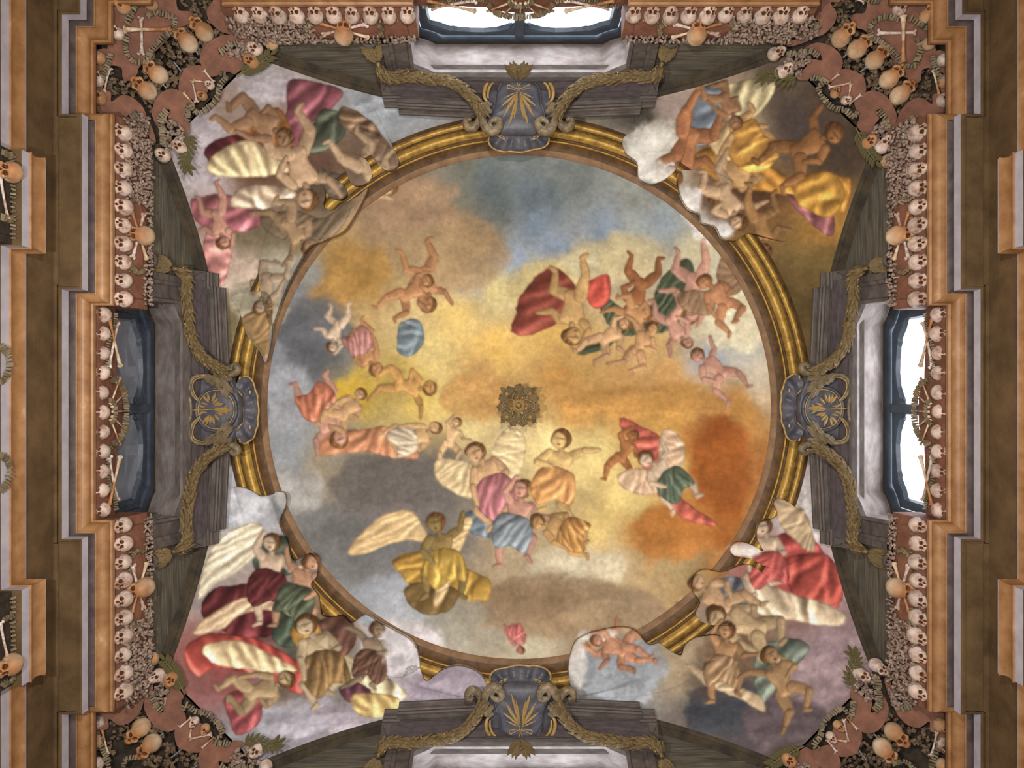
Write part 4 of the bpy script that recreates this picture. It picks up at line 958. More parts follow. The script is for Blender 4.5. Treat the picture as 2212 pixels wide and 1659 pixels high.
def knuckle_verts(seed):
    r = random.Random(seed); b = MB()
    if seed % 3 == 0:
        b.tube([(0, -0.5, 0), (0, -0.3, 0), (0, 0, 0.04), (0, 0.3, 0), (0, 0.5, 0)], [0.22, 0.24, 0.15, 0.21, 0.18], 6)
        b.ball((0.1, 0.45, 0), 0.2, 6, 4); b.ball((-0.1, 0.45, 0), 0.2, 6, 4); b.ball((0, -0.45, 0), (0.3, 0.2, 0.25), 6, 4)
    elif seed % 3 == 1:
        b.ball((0, 0, 0), (0.34, 0.40, 0.30), 7, 5); b.ball((0.25, 0.25, 0.1), (0.2, 0.26, 0.2), 6, 4); b.ball((-0.22, -0.28, 0.08), (0.22, 0.2, 0.2), 6, 4)
    else:
        b.tube([(-0.3, 0, 0), (0, 0, 0), (0.3, 0, 0)], [0.34, 0.27, 0.33], 7); b.tube([(0, 0, 0), (0, 0.42, 0.15), (0, 0.6, 0.1)], [0.14, 0.1, 0.07], 5)
        b.tube([(0, 0, 0), (0.3, 0.35, 0)], [0.1, 0.07], 5); b.tube([(0, 0, 0), (-0.3, 0.35, 0)], [0.1, 0.07], 5)
    return b
KN = [knuckle_verts(i) for i in range(6)]
KN_ME = [k.mesh('small_bone', 'small_bone', True) for k in KN]
chip_b = MB(); chip_b.add([(-0.5, -0.5, -0.5), (0.42, -0.5, -0.45), (0.5, 0.5, -0.5), (-0.4, 0.5, -0.42), (-0.42, -0.42, 0.42), (0.5, -0.46, 0.5), (0.42, 0.44, 0.42), (-0.5, 0.5, 0.5)],
                     [(3, 2, 1, 0), (4, 5, 6, 7), (0, 1, 5, 4), (1, 2, 6, 5), (2, 3, 7, 6), (3, 0, 4, 7)])
CHIP = chip_b.mesh('chip', 'bone_chip')

ORD = ['first', 'second', 'third', 'fourth', 'fifth', 'sixth', 'seventh', 'eighth', 'ninth', 'tenth', 'eleventh', 'twelfth']
def jig(a): return random.uniform(-a, a)
def place(name, me, phi, loc, fwd, up, scale, label, cat, group, m=20):
    M = room_matrix(phi) @ frame_matrix(loc, fwd, up, scale)
    if not in_frame(M.translation, m): return None
    o = link(name, me, None, M); tag(o, label, cat, group); return o
def chips(pts, normal_fn, phi, label, group, size=(0.052, 0.024, 0.03), step=0.026, m=10):
    """a string of thin bone chips set edge to edge along a path of room points (local to phi)"""
    P = [Vector(p) for p in spline(pts, 5)]
    R = room_matrix(phi)
    mid = R @ P[len(P) // 2]
    if not in_frame(mid, m): return
    root = link('bone_chip_string', None, None, R @ Matrix.Translation(P[0])); tag(root, label, 'bone chips', group)
    inv = Matrix.Translation(-P[0])
    acc = 0.0
    for a, b in zip(P[:-1], P[1:]):
        e = b - a; L_ = e.length
        if L_ < 1e-6: continue
        while acc < L_:
            p = a + e * (acc / L_)
            n = Vector(normal_fn(p))
            fw = e.normalized() + Vector((jig(0.25), jig(0.25), jig(0.2)))
            k = random.uniform(0.75, 1.25)
            link('chip', CHIP, root, inv @ frame_matrix(p, fw, n + Vector((jig(.3), jig(.3), jig(.3))), (size[0] * k, size[1] * random.uniform(0.7, 1.1), size[2] * k)))
            acc += step * random.uniform(0.85, 1.2)
        acc -= L_
SMALL = []          # (matrix, variant, panel)
def small(phi, loc, scale, panel):
    M = room_matrix(phi) @ Matrix.Translation(loc) @ Matrix.Rotation(jig(PI), 4, 'Z') @ Matrix.Rotation(jig(PI), 4, 'X') @ Matrix.Rotation(jig(PI), 4, 'Y') @ Matrix.Scale(scale, 4)
    if in_frame(M.translation, 12): SMALL.append((M, random.randrange(6), panel))

# ---- friezes above the cornice
def FS(s, t, lift=0.0):
    d = float(np.interp(t, (0, 0.5, 1.0, 1.3), (4.425, 4.36, 4.30, 4.27))); z = float(np.interp(t, (0, 0.5, 1, 1.3), (8.05, 8.28, 8.50, 8.60)))
    return Vector((s, d - lift, z - 0.35 * lift))
NDOWN = Vector((0, -0.6, -0.8))
def end_word(side, sg):
    # which half of the wall, in words of the photo
    return {('left', 1): 'lower', ('left', -1): 'upper', ('right', 1): 'upper', ('right', -1): 'lower', ('far', 1): 'left', ('far', -1): 'right', ('near', 1): 'right', ('near', -1): 'left'}[(side, sg)]
for side, phi in PHI.items():
    sw = SIDE_WORD[side]
    for sg in (-1, 1):
        hw = end_word(side, sg)
        where = '%s half of %s frieze' % (hw, sw)
        for i in range(10):
            s = sg * (1.245 + 0.2035 * i)
            f = Vector((jig(0.16), -0.55 + jig(0.12), -0.85)); u = Vector((jig(0.10), -0.85, 0.55))
            place('skull', SKULLS[0], phi, (s, 4.388 + jig(0.008), 8.150), f, u, 1.22 + jig(0.07),
                  'pale skull in row on %s, %s from window' % (where, ORD[i]), 'skull', 'skulls in the row on the %s' % where, 14)
        # medallion: one skull over two crossed bones
        place('skull', SKULLS[1], phi, FS(sg * 1.98, 0.62, 0.085), Vector((jig(.15), 0.12, -0.99)), Vector((jig(.1), -0.99, -0.12)), 1.5,
              'large warm skull over crossed bones, %s' % where, 'skull', None, 14)
        for k_, (a, b) in enumerate((((1.72, 0.50), (2.24, 0.86)), ((1.74, 0.92), (2.22, 0.46)))):
            p, q = FS(sg * a[0], a[1], 0.03 + 0.015 * k_), FS(sg * b[0], b[1], 0.03 + 0.015 * k_)
            L_ = (q - p).length
            place('long_bone', LONG[k_], phi, (p + q) / 2, q - p, NDOWN, (L_ * 0.8, L_, L_ * 0.8), '%s of two crossed bones behind large skull, %s' % (('lower', 'upper')[k_], where), 'bone', 'crossed bones behind large skulls', 14)
        bb = MB()                                          # lobed board under the medallion
        ol = [FS(sg * (1.98 + 0.40 * math.cos(t) * (1 + 0.12 * math.cos(4 * t))), 0.66 + 0.34 * math.sin(t) * (1 + 0.12 * math.cos(4 * t)), 0.022) for t in np.linspace(0, 2 * PI, 33)[:-1]]
        bb.slab(ol, (0, 0.03, 0.02))
        o = link('medallion_board', tidy(bb.mesh('medallion_board', 'red_board')), None, room_matrix(phi)); tag(o, 'lobed red board under large skull, %s' % where, 'board', 'lobed boards under skulls')
        if not in_frame(room_matrix(phi) @ ol[0]): bpy.data.objects.remove(o)
        for nm_, lst in (('corner end', [(2.34, 0.42), (2.40, 0.62), (2.36, 0.86)]), ('window end', [(1.62, 0.42), (1.56, 0.62), (1.60, 0.86)])):
            chips([FS(sg * a, t, 0.045) for a, t in lst], lambda p: NDOWN, phi, 'short bone chip arc at medallion %s, %s' % (nm_, where), 'bone chip arcs')
        chips([FS(sg * a, t, 0.04) for a, t in ((3.16, 0.36), (3.06, 0.50), (3.10, 0.68))], lambda p: NDOWN, phi, 'bone chip fan at corner end of %s' % where, 'bone chip arcs')
        chips([FS(sg * a, 0.36 + 0.02 * math.sin(a * 9), 0.05) for a in np.linspace(1.3, 2.3, 6)], lambda p: NDOWN, phi, 'line of bone chips above skull row, %s' % where, 'bone chip lines', (0.035, 0.016, 0.025), 0.05)
        # packed small bones
        panel = 'small pale bones packed at corner end of %s' % where
        for row, t in enumerate(np.linspace(0.30, 1.10, 9)):
            for s in np.arange(2.36 + 0.02 * (row % 2), 3.24, 0.046):
                if t > 0.95 and s > 3.1: continue
                small(phi, FS(sg * (s + jig(0.014)), t + jig(0.03), 0.045 + jig(0.015)), random.uniform(0.052, 0.078), panel)
        panel = 'small pale bones along top edge of %s' % where
        for row, t in enumerate((0.92, 1.04, 1.12)):
            for s in np.arange(1.22, 2.36, 0.05):
                if row < 1 and 1.7 < s < 2.25: continue
                small(phi, FS(sg * (s + jig(0.014)), t + jig(0.03), 0.04 + jig(0.01)), random.uniform(0.045, 0.066), panel)
    # bay under the window: skull row, crossed bones either side, fan of five bones
    for i in range(11):
        s = -1.08 + 0.216 * i
        place('skull', SKULLS[0], phi, (s, 4.625 + jig(0.006), 8.14 + jig(.01)), Vector((jig(0.2), -0.55, -0.85)), Vector((jig(.1), -0.85, 0.55)), 1.18 + jig(0.08),
              'pale skull in row under %s window, %s %s' % (sw, ORD[i], {'left': 'from the top', 'right': 'from the bottom', 'far': 'from the right', 'near': 'from the left'}[side]), 'skull', 'skulls under the %s window' % sw, 10)
    for sg in (-1, 1):
        hw = end_word(side, sg)
        for k_, (a, b) in enumerate((((0.50, 8.22), (1.0, 8.40)), ((0.52, 8.42), (1.02, 8.20)))):
            p, q = Vector((sg * a[0], 4.57 - 0.02 * k_, a[1])), Vector((sg * b[0], 4.57 - 0.02 * k_, b[1])); L_ = (q - p).length
            place('long_bone', LONG[k_], phi, (p + q) / 2, q - p, NDOWN, (L_ * 0.85, L_, L_ * 0.85), '%s of two crossed bones, %s half of board under %s window' % (('front', 'back')[k_ == 0], hw, sw), 'bone', 'crossed bones under windows', 10)
        chips([(sg * a, 4.565, z) for a, z in ((1.10, 8.36), (1.0, 8.34), (0.85, 8.25), (0.7, 8.20), (0.5, 8.19), (0.38, 8.25))], lambda p: NDOWN, phi, 'wavy bone chip line, %s half of board under %s window' % (hw, sw), 'bone chip lines', (0.045, 0.018, 0.03), 0.03)
    for i, a in enumerate((-64, -32, 0, 32, 64)):
        ca, sa = math.cos(math.radians(a)), math.sin(math.radians(a))
        p = Vector((0.10 * sa, 4.57, 8.24 + 0.05 * ca)); q = Vector((0.42 * sa, 4.53, 8.24 + 0.33 * ca)); L_ = (q - p).length
        place('long_bone', LONG[1], phi, (p + q) / 2, q - p, NDOWN, (L_ * 1.0, L_, L_ * 1.0), 'bone in fan of five under %s window, %s %s' % (sw, ORD[i], {'left': 'from the top', 'right': 'from the bottom', 'far': 'from the right', 'near': 'from the left'}[side]), 'bone', 'fan of bones under the %s window' % sw, 10)
    chips([(0.36 * math.sin(t), 4.545, 8.25 + 0.30 * math.cos(t)) for t in np.linspace(-1.5, 1.5, 9)], lambda p: NDOWN, phi, 'half ring of bone chips behind bone fan under %s window' % sw, 'bone chip half rings', (0.065, 0.028, 0.03), 0.030)
    chips([(0.13 * math.sin(t), 4.55, 8.22 + 0.10 * math.cos(t)) for t in np.linspace(-1.5, 1.5, 5)], lambda p: NDOWN, phi, 'small half ring of bone chips at root of bone fan under %s window' % sw, 'bone chip half rings', (0.05, 0.024, 0.03), 0.026)

# ---- corners: red scroll boards, skulls and bones on a dark recess
def CP(zx, zy, lift=0.0):
    u = 1612 + zx / 3.687; v = zy / 3.687
    q = ((u - 1126) + (893 - v)) / math.sqrt(2)
    Z = min(max(8.10 + (1258 - q) / 323.0 * 0.62, 8.07), 8.76) - lift
    return Vector((-((v - CY) * Z / F - Y0), (u - CX) * Z / F - X0, Z))
CN = Vector((-0.35, -0.35, -0.87))
CORNER_BOARDS = [
 ('square_board', 'red square board with crossed bones in %s corner', 0.05, [(1500, 0), (1505, 370), (1540, 400), (1625, 430), (1625, 560), (1560, 580), (1480, 540), (1400, 560), (1390, 640), (1340, 665), (1280, 620), (1260, 560), (1200, 500), (1000, 300), (940, 240), (880, 220), (835, 160), (860, 110), (940, 100), (960, 20), (920, -60), (940, -125), (1070, -125), (1100, -40), (1130, -5)]),
 ('scroll_board', 'small red crescent board beside the first frieze in %s corner', 0.07, [(540, 300), (620, 270), (700, 190), (720, 100), (670, 20), (750, 10), (740, -110), (620, -115), (530, 0), (490, 100), (570, 160), (540, 210), (490, 280), (420, 310), (320, 330), (340, 370), (460, 340)]),
 ('scroll_board', 'large red horn-shaped board beside the small crescent in %s corner', 0.06, [(460, 385), (560, 340), (660, 360), (740, 420), (770, 500), (740, 580), (690, 650), (600, 650), (530, 610), (480, 640), (400, 620), (470, 540), (520, 470), (600, 480), (580, 420), (500, 400)]),
 ('shield_board', 'red shield board with little bones at the fresco foot in %s corner', 0.05, [(700, 640), (740, 560), (820, 555), (890, 580), (935, 610), (955, 700), (940, 745), (880, 780), (830, 825), (760, 790), (690, 750), (650, 690)]),
 ('scroll_board', 'large red horn-shaped board beside the wide crescent in %s corner', 0.06, [(860, 820), (900, 770), (980, 725), (1080, 740), (1150, 810), (1195, 900), (1195, 960), (1170, 1030), (1130, 1100), (1120, 1000), (1090, 880), (1040, 880), (1060, 940), (1020, 1000), (1010, 1080), (950, 1080), (880, 1000), (900, 940)]),
 ('scroll_board', 'wide red crescent board beside the second frieze in %s corner', 0.07, [(1200, 960), (1230, 880), (1310, 800), (1400, 780), (1480, 830), (1490, 750), (1610, 760), (1615, 880), (1500, 970), (1400, 1010), (1340, 930), (1290, 960), (1220, 1010), (1190, 1080), (1170, 1180), (1130, 1160), (1160, 1040)])]
CORNER_BOARDS += [('rim_board', 'narrow red board along the cornice rim in %s corner, clockwise side', 0.045, [(1500, 560), (1560, 590), (1625, 570), (1625, 770), (1570, 780), (1545, 700), (1510, 640)]),
                  ('rim_board', 'narrow red board along the cornice rim in %s corner, other side', 0.045, [(940, 0), (910, -60), (930, -125), (730, -125), (720, -70), (800, -45), (860, -10)])]
CORNER_CHIPS = [
 ('arc of bone chips round the outer loop of the square board in %s corner', [(1000, 310), (985, 230), (1010, 180), (1080, 140), (1150, 135), (1220, 160)], 1),
 ('straight run of bone chips across the square board in %s corner', [(1020, 315), (1080, 340), (1140, 390), (1190, 440), (1250, 510)], 1),
 ('arc of bone chips round the inner loop of the square board in %s corner', [(1265, 525), (1340, 520), (1370, 440), (1385, 360), (1345, 300)], 1),
 ('short arc of bone chips at the tip of the square board in %s corner', [(1310, 150), (1400, 200), (1450, 220), (1480, 270)], 1),
 ('bone chips at the rim near the cornice in %s corner', [(1485, 450), (1495, 510), (1540, 620), (1560, 690)], 1),
 ('bone chips at the other rim near the cornice in %s corner', [(1050, 15), (990, 5), (880, -40), (810, -60)], 1),
 ('bone chips on the small crescent board in %s corner', [(470, 140), (540, 170), (575, 235)], 1.2),
 ('bone chips on the first horn-shaped board in %s corner', [(330, 430), (430, 420), (520, 410), (590, 455)], 1.2),
 ('bone chips on the second horn-shaped board in %s corner', [(1060, 890), (1110, 950), (1130, 1030)], 1.2),
 ('bone chips on the wide crescent board in %s corner', [(1310, 945), (1370, 980), (1410, 1035)], 1.2),
 ('dark wavy border of bone chips along the fresco foot in %s corner', [(520, 620), (640, 640), (570, 700), (620, 790), (700, 860), (790, 880), (860, 930), (890, 880)], 1)]
CORNER_BONES = [('long bone lying across the square board in %s corner', (1050, 262), (1345, 258), 0.09, 0), ('long bone crossing the other on the square board in %s corner', (1252, 130), (1250, 485), 0.115, 1),
 ('slim bone standing at the cornice rim in %s corner', (1490, 560), (1535, 745), 0.09, 1), ('slim bone lying at the other cornice rim in %s corner', (940, 10), (755, -35), 0.09, 0),
 ('little bone at the top of the shield board in %s corner', (735, 590), (640, 670), 0.075, 1), ('little bone across the shield board in %s corner', (660, 695), (830, 660), 0.085, 0), ('little bone down the shield board in %s corner', (832, 675), (815, 790), 0.085, 1), ('little bone at the foot of the shield board in %s corner', (915, 755), (820, 830), 0.075, 0)]
BIG = [(775, 280), (905, 370), (1045, 455), (1160, 610), (1245, 735)]
vert_stuff = MB()
def in_poly(x, y, P):
    c = False
    for i in range(len(P)):
        (x0, y0), (x1, y1) = P[i], P[i - 1]
        if (y0 > y) != (y1 > y) and x < x0 + (y - y0) / (y1 - y0) * (x1 - x0): c = not c
    return c
RECESS = [(560, 330), (640, 300), (740, 150), (700, -60), (930, -60), (940, 60), (860, 100), (840, 170), (900, 260), (1000, 310), (1260, 520), (1280, 640), (1400, 640), (1400, 560), (1480, 550), (1490, 740), (1480, 820), (1320, 800), (1220, 900), (1190, 900), (1140, 800), (960, 730), (930, 600), (780, 560), (760, 430)]
for cw, phi in CORNER_PHI.items():
    R = room_matrix(phi)
    # dark recess behind everything
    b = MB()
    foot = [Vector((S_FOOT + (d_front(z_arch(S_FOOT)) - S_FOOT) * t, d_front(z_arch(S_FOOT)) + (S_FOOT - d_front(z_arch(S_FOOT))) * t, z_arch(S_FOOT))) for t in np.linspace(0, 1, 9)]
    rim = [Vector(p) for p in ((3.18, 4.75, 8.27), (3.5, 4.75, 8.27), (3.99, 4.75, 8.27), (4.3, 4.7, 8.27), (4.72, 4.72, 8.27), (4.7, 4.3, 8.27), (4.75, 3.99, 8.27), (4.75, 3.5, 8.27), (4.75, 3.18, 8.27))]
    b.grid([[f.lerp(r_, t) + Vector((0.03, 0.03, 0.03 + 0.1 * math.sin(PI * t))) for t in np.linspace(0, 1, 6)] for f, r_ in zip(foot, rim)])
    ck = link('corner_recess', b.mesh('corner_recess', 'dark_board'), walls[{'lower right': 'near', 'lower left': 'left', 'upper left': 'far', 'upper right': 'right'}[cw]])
    for nm, lab, lift, pts in CORNER_BOARDS:
        sm = spline(pts, 4, True)
        mid = R @ CP(*np.mean(pts, 0))
        if not in_frame(mid, 10): continue
        b = MB(); org = CP(*np.mean(pts, 0))
        b.slab([CP(x, y, lift) - org for x, y in sm], (0.018, 0.018, 0.045))
        o = link(nm, tidy(b.mesh(nm, 'red_board')), None, R @ Matrix.Translation(org)); tag(o, lab % cw, 'board', 'red boards in the corners')
    for lab, pts, k_ in CORNER_CHIPS:
        chips([CP(x, y, 0.105) for x, y in pts], lambda p: CN, phi, lab % cw, 'bone chip strings in the corners', (0.060 * k_, 0.027, 0.035), 0.029)
    for lab, p, q, lift, kd in CORNER_BONES:
        p, q = CP(*p, lift), CP(*q, lift); L_ = (q - p).length
        tk = max(L_, 0.25)
        place('long_bone', LONG[kd], phi, (p + q) / 2, q - p, CN, (tk * 1.35, L_, tk * 1.35), lab % cw, 'bone', 'bones in the corners', 5)
    spots = BIG if cw == 'upper right' else [BIG[0], BIG[1], BIG[3], BIG[4]]
    for i, (x, y) in enumerate(spots):
        c = CP(x, y, 0.06)
        dd = 1 if y > 520 else -1
        f = Vector((0.12, 0.12, -0.98)); u = Vector((-0.70, -0.70, -0.18))
        place('skull', SKULLS[1], phi, c, f + Vector((jig(.2), jig(.2), jig(.1))), u + Vector((jig(.1), jig(.1), 0)), 1.42, 'bare round skull in dark recess of %s corner, %s along row' % (cw, ORD[i]), 'skull', 'skulls in the dark corner recesses', 5)
    for i, (x, y, sc, lab) in enumerate(((300, 560, 1.1, 'skull at the tip of the first bone bundle'), (985, 1125, 1.1, 'skull at the tip of the second bone bundle'), (1090, 1155, 1.1, 'skull beside the tip of the second bone bundle'), (1150, 1275, 1.15, 'skull hanging below the second bone bundle'), (240, 420, 1.1, 'skull above the first bone bundle'),
                                    (712, 735, 0.72, 'little skull at the tip of the shield board'), (800, 795, 0.72, 'second little skull at the tip of the shield board'), (1450, 110, 1.1, 'skull wedged at the cornice angle'), (1590, 790, 1.1, 'skull wedged under the wide crescent board'), (1470, 330, 1.0, 'skull at the step of the cornice'), (1230, 60, 1.0, 'skull at the edge of the square board'), (1600, 640, 1.0, 'skull at the cornice rim near the wide crescent'), (1590, 470, 1.0, 'skull at the cornice rim near the square board'), (1030, -90, 1.0, 'skull at the other rim near the square board'), (860, -100, 1.0, 'skull at the other rim near the small crescent'), (710, -90, 1.1, 'skull wedged under the small crescent board'))):
        place('skull', SKULLS[i % 2], phi, CP(x, y, 0.09), Vector((-0.3 + jig(.4), -0.3 + jig(.4), -0.85)), Vector((-0.7 + jig(.3), -0.6 + jig(.3), 0.4)), sc, '%s in %s corner' % (lab, cw), 'skull', 'skulls between the corner boards', 5)
    panel = 'small pale bones bundled on the horn-shaped boards of %s corner' % cw
    for poly, n_ in (([(270, 440), (400, 420), (520, 430), (510, 490), (440, 600), (320, 610)], 46), ([(1030, 950), (1120, 920), (1135, 1050), (1110, 1160), (980, 1150), (1010, 1060)], 40), ([(380, 100), (500, 140), (590, 200), (560, 300), (430, 320), (360, 250)], 50), ([(1200, 1020), (1300, 970), (1400, 1040), (1400, 1160), (1210, 1180), (1180, 1120)], 50)):
        A = np.array(poly); c_ = 0
        while c_ < n_:
            x, y = random.uniform(A[:, 0].min(), A[:, 0].max()), random.uniform(A[:, 1].min(), A[:, 1].max())
            if in_poly(x, y, poly): small(phi, CP(x, y, 0.08 + jig(0.02)), random.uniform(0.06, 0.085), panel); c_ += 1
    c_ = 0
    while c_ < 250:                                        # dusty vertebrae heaped in the recess
        x, y = random.uniform(540, 1500), random.uniform(-60, 920)
        if not in_poly(x, y, RECESS): continue
        c_ += 1
        M = R @ Matrix.Translation(CP(x, y, 0.01 + jig(0.02))) @ Matrix.Rotation(jig(PI), 4, 'Z') @ Matrix.Rotation(jig(PI), 4, 'X') @ Matrix.Scale(random.uniform(0.055, 0.085), 4)
        if in_frame(M.translation, 15):
            k = KN[random.choice((1, 2, 4, 5))]; vert_stuff.add([M @ Vector(v) for v in k.v], k.f)
    for i, (p, q) in enumerate((((770, 460), (840, 395)), ((905, 575), (985, 515)), ((1040, 712), (1100, 668)))):
        p, q = CP(*p, 0.05), CP(*q, 0.05)
        if not in_frame(R @ p, 0): continue
        b = MB(); b.tube([(0, 0, 0), q - p], 0.011, 6)
        o = link('iron_rod', b.mesh('iron_rod', 'iron'), None, R @ Matrix.Translation(p)); tag(o, 'thin iron rod between the boards of %s corner, %s along the recess' % (cw, ORD[i]), 'rod', 'iron rods in the corners')
o = link('dusty_vertebrae', vert_stuff.mesh('dusty_vertebrae', 'dusty_bone', True)); tag(o, 'dusty vertebrae heaped in the dark corner recesses', 'bones', None, 'stuff')

# ---- the small packed bones: the 300 that show largest as things, the rest as one mass
SMALL.sort(key=lambda e: -e[0].to_scale()[0] / (e[0].translation.z - ZB))
for M, k, panel in SMALL[:300]:
    o = link('small_bone', KN_ME[k], None, M); tag(o, panel.replace('small pale bones', 'small pale bone'), 'bone', panel)
b = MB()
for M, k, panel in SMALL[300:]:
    b.add([M @ Vector(v) for v in KN[k].v], KN[k].f)
o = link('packed_small_bones', b.mesh('packed_small_bones', 'small_bone', True)); tag(o, 'small pale knuckle bones packed along the friezes', 'bones', None, 'stuff')
print('small bones', len(SMALL))
# ================================================================ GILDED ORNAMENT
def blade_mesh(name, m):
    """pointed laurel leaf along +y, length 1, ridge towards +z"""
    v = [(0, 0, 0)]; f = []
    prof = [(0.15, 0.10), (0.4, 0.20), (0.65, 0.17), (0.85, 0.08)]
    for y, w in prof: v += [(-w, y, 0.0), (0, y, 0.07 + 0.1 * math.sin(y * PI)), (w, y, 0.0)]
    v.append((0, 1, 0.06))
    f += [(0, 2, 1), (0, 3, 2)]
    for i in range(3):
        a = 1 + 3 * i
        f += [(a, a + 1, a + 4, a + 3), (a + 1, a + 2, a + 5, a + 4)]
    a = 10
    f += [(a, a + 1, 13), (a + 1, a + 2, 13), (0, 1, 4, 7, 10, 13, 12, 9, 6, 3)]
    return mesh(name, v, f, m, False)
def palm_mesh(name, m):
    v = [(0, 0, 0), (-0.05, 0.3, 0), (0, 0.3, 0.05), (0.05, 0.3, 0), (-0.05, 0.7, 0), (0, 0.7, 0.05), (0.05, 0.7, 0), (0, 1, 0)]
    return mesh(name, v, [(0, 2, 1), (0, 3, 2), (1, 2, 5, 4), (2, 3, 6, 5), (4, 5, 7), (5, 6, 7), (0, 1, 4, 7, 6, 3)], m)
def acanthus_mesh(name, m, lobes=4, curl=0.18):
    """broad lobed leaf along +y with ribs and a tip curling towards +z"""
    ny, nx = 25, 9; rows = []
    for i in range(ny):
        t = i / (ny - 1)
        w = 0.30 * math.sin(PI * min(1, 0.12 + t * 0.92)) ** 0.7 * (1 - 0.25 * t)
        w *= 0.80 + 0.28 * abs(math.sin(lobes * PI * t))
        row = []
        for j in range(nx):
            x = (j / (nx - 1) * 2 - 1)
            z = 0.05 * math.cos(x * PI * 2.5) * (1 - t * 0.5) + 0.10 * (1 - x * x) + curl * max(0, t - 0.55) ** 2 * 4 - 0.03 * abs(math.sin(lobes * PI * t + 0.5)) * abs(x)
            row.append((x * w, t + 0.05 * abs(x) * math.sin(lobes * PI * t), z))
        rows.append(row)
    b = MB(); b.grid(rows)
    b.grid([[(x, y, z - 0.05) for x, y, z in r] for r in rows])
    return b.mesh(name, m, True)
LEAF = blade_mesh('leaf', 'gilt_foliage'); PALM = palm_mesh('palm_blade', 'gilt_edge'); SPRIG = blade_mesh('leaf', 'sprig_green'); LAUREL = blade_mesh('leaf', 'gilt_edge')
ACAN = acanthus_mesh('acanthus_leaf', 'acanthus_grey'); ACAN_G = acanthus_mesh('acanthus_leaf', 'gilt_foliage')
def leaf(parent, me, p, q, n, width=1.0, name=None):
    p, q = Vector(p), Vector(q); L_ = (q - p).length
    return link(name or me.name.split('.')[0], me, parent, frame_matrix(p, q - p, n, (L_ * width, L_, L_ * min(width, 1.0))))

# ---- cartouches over the windows
def TC(zx, zy, Z):        # far wall: enlargement of the top cartouche -> (s, d, z)
    u = 960 + zx / 6.9125; v = 120 + zy / 6.9125
    return Vector((-((u - CX) * Z / F - X0), -((v - CY) * Z / F - Y0), Z))
def LC(zx, zy, Z):        # left wall: enlargement of the left cartouche -> (s, d, z)
    u = 380 + zx / 6.9125; v = 760 + zy / 6.9125
    return Vector(((v - CY) * Z / F - Y0, X0 - (u - CX) * Z / F, Z))
DOWN = Vector((0, -0.3, -0.95))
def shield(outline, lift, m, name, parent):
    O = [Vector(p) for p in outline]; c = sum(O, Vector()) / len(O)
    rows = []
    for k, l_ in ((1.0, -0.10), (1.0, 0.0), (0.94, lift * 0.45), (0.8, lift * 0.75), (0.5, lift), (0.02, lift * 1.1)):
        rows.append([c + (p - c) * k + Vector((0, 0, -l_)) for p in O])
    b = MB(); b.grid(rows, close_v=True)
    return link(name, b.mesh(name, m, True), parent)
def tube_part(name, pts, radii, m, parent, n=8, k=6):
    P = spline([tuple(p) for p in pts], k)
    if isinstance(radii, (list, tuple)): radii = list(np.interp(np.linspace(0, 1, len(P)), np.linspace(0, 1, len(radii)), radii))
    b = MB(); b.tube(P, radii, n)
    return link(name, b.mesh(name, m, True), parent)
def shell_part(inner, outer, parent, dz):
    ni = spline([tuple(p) for p in inner], 8); no = spline([tuple(p) for p in outer], 8)
    def res(P, n):
        P = np.array(P); L_ = np.r_[0, np.cumsum(np.linalg.norm(np.diff(P, axis=0), axis=1))]; t = np.linspace(0, L_[-1], n)
        return np.stack([np.interp(t, L_, P[:, i]) for i in range(3)], 1)
    n = 61; A, B = res(ni, n), res(no, n)
    rows = []
    for k in np.linspace(0, 1, 10):
        r_ = A * (1 - k) + B * k
        r_[:, 2] += dz * math.sin(k * PI) - 0.04 * k * np.cos(np.linspace(0, 2 * PI * 5, n)) + 0.012 * math.sin(k * 22)
        rows.append([tuple(p) for p in r_])
    b = MB(); b.grid(rows); b.grid([[(x, y, z + 0.03) for x, y, z in r_] for r_ in rows])
    sh = link('shell', b.mesh('shell', 'cartouche_grey', True), parent)
    tube_part('shell_rim', [tuple(B[i]) for i in range(0, n, 4)], 0.013, 'gilt_edge', sh, 6, 3)
    return sh
CNAME = {'left': 'dark oval cartouche with a gilt laurel sprig and ruffled shell over the blind window', 'right': 'dark oval cartouche with a gilt laurel sprig and ruffled shell over the right window',
         'far': 'grey shield cartouche with two drooping palm branches over the top window', 'near': 'grey shield cartouche with two gilt palm branches over the bottom window'}
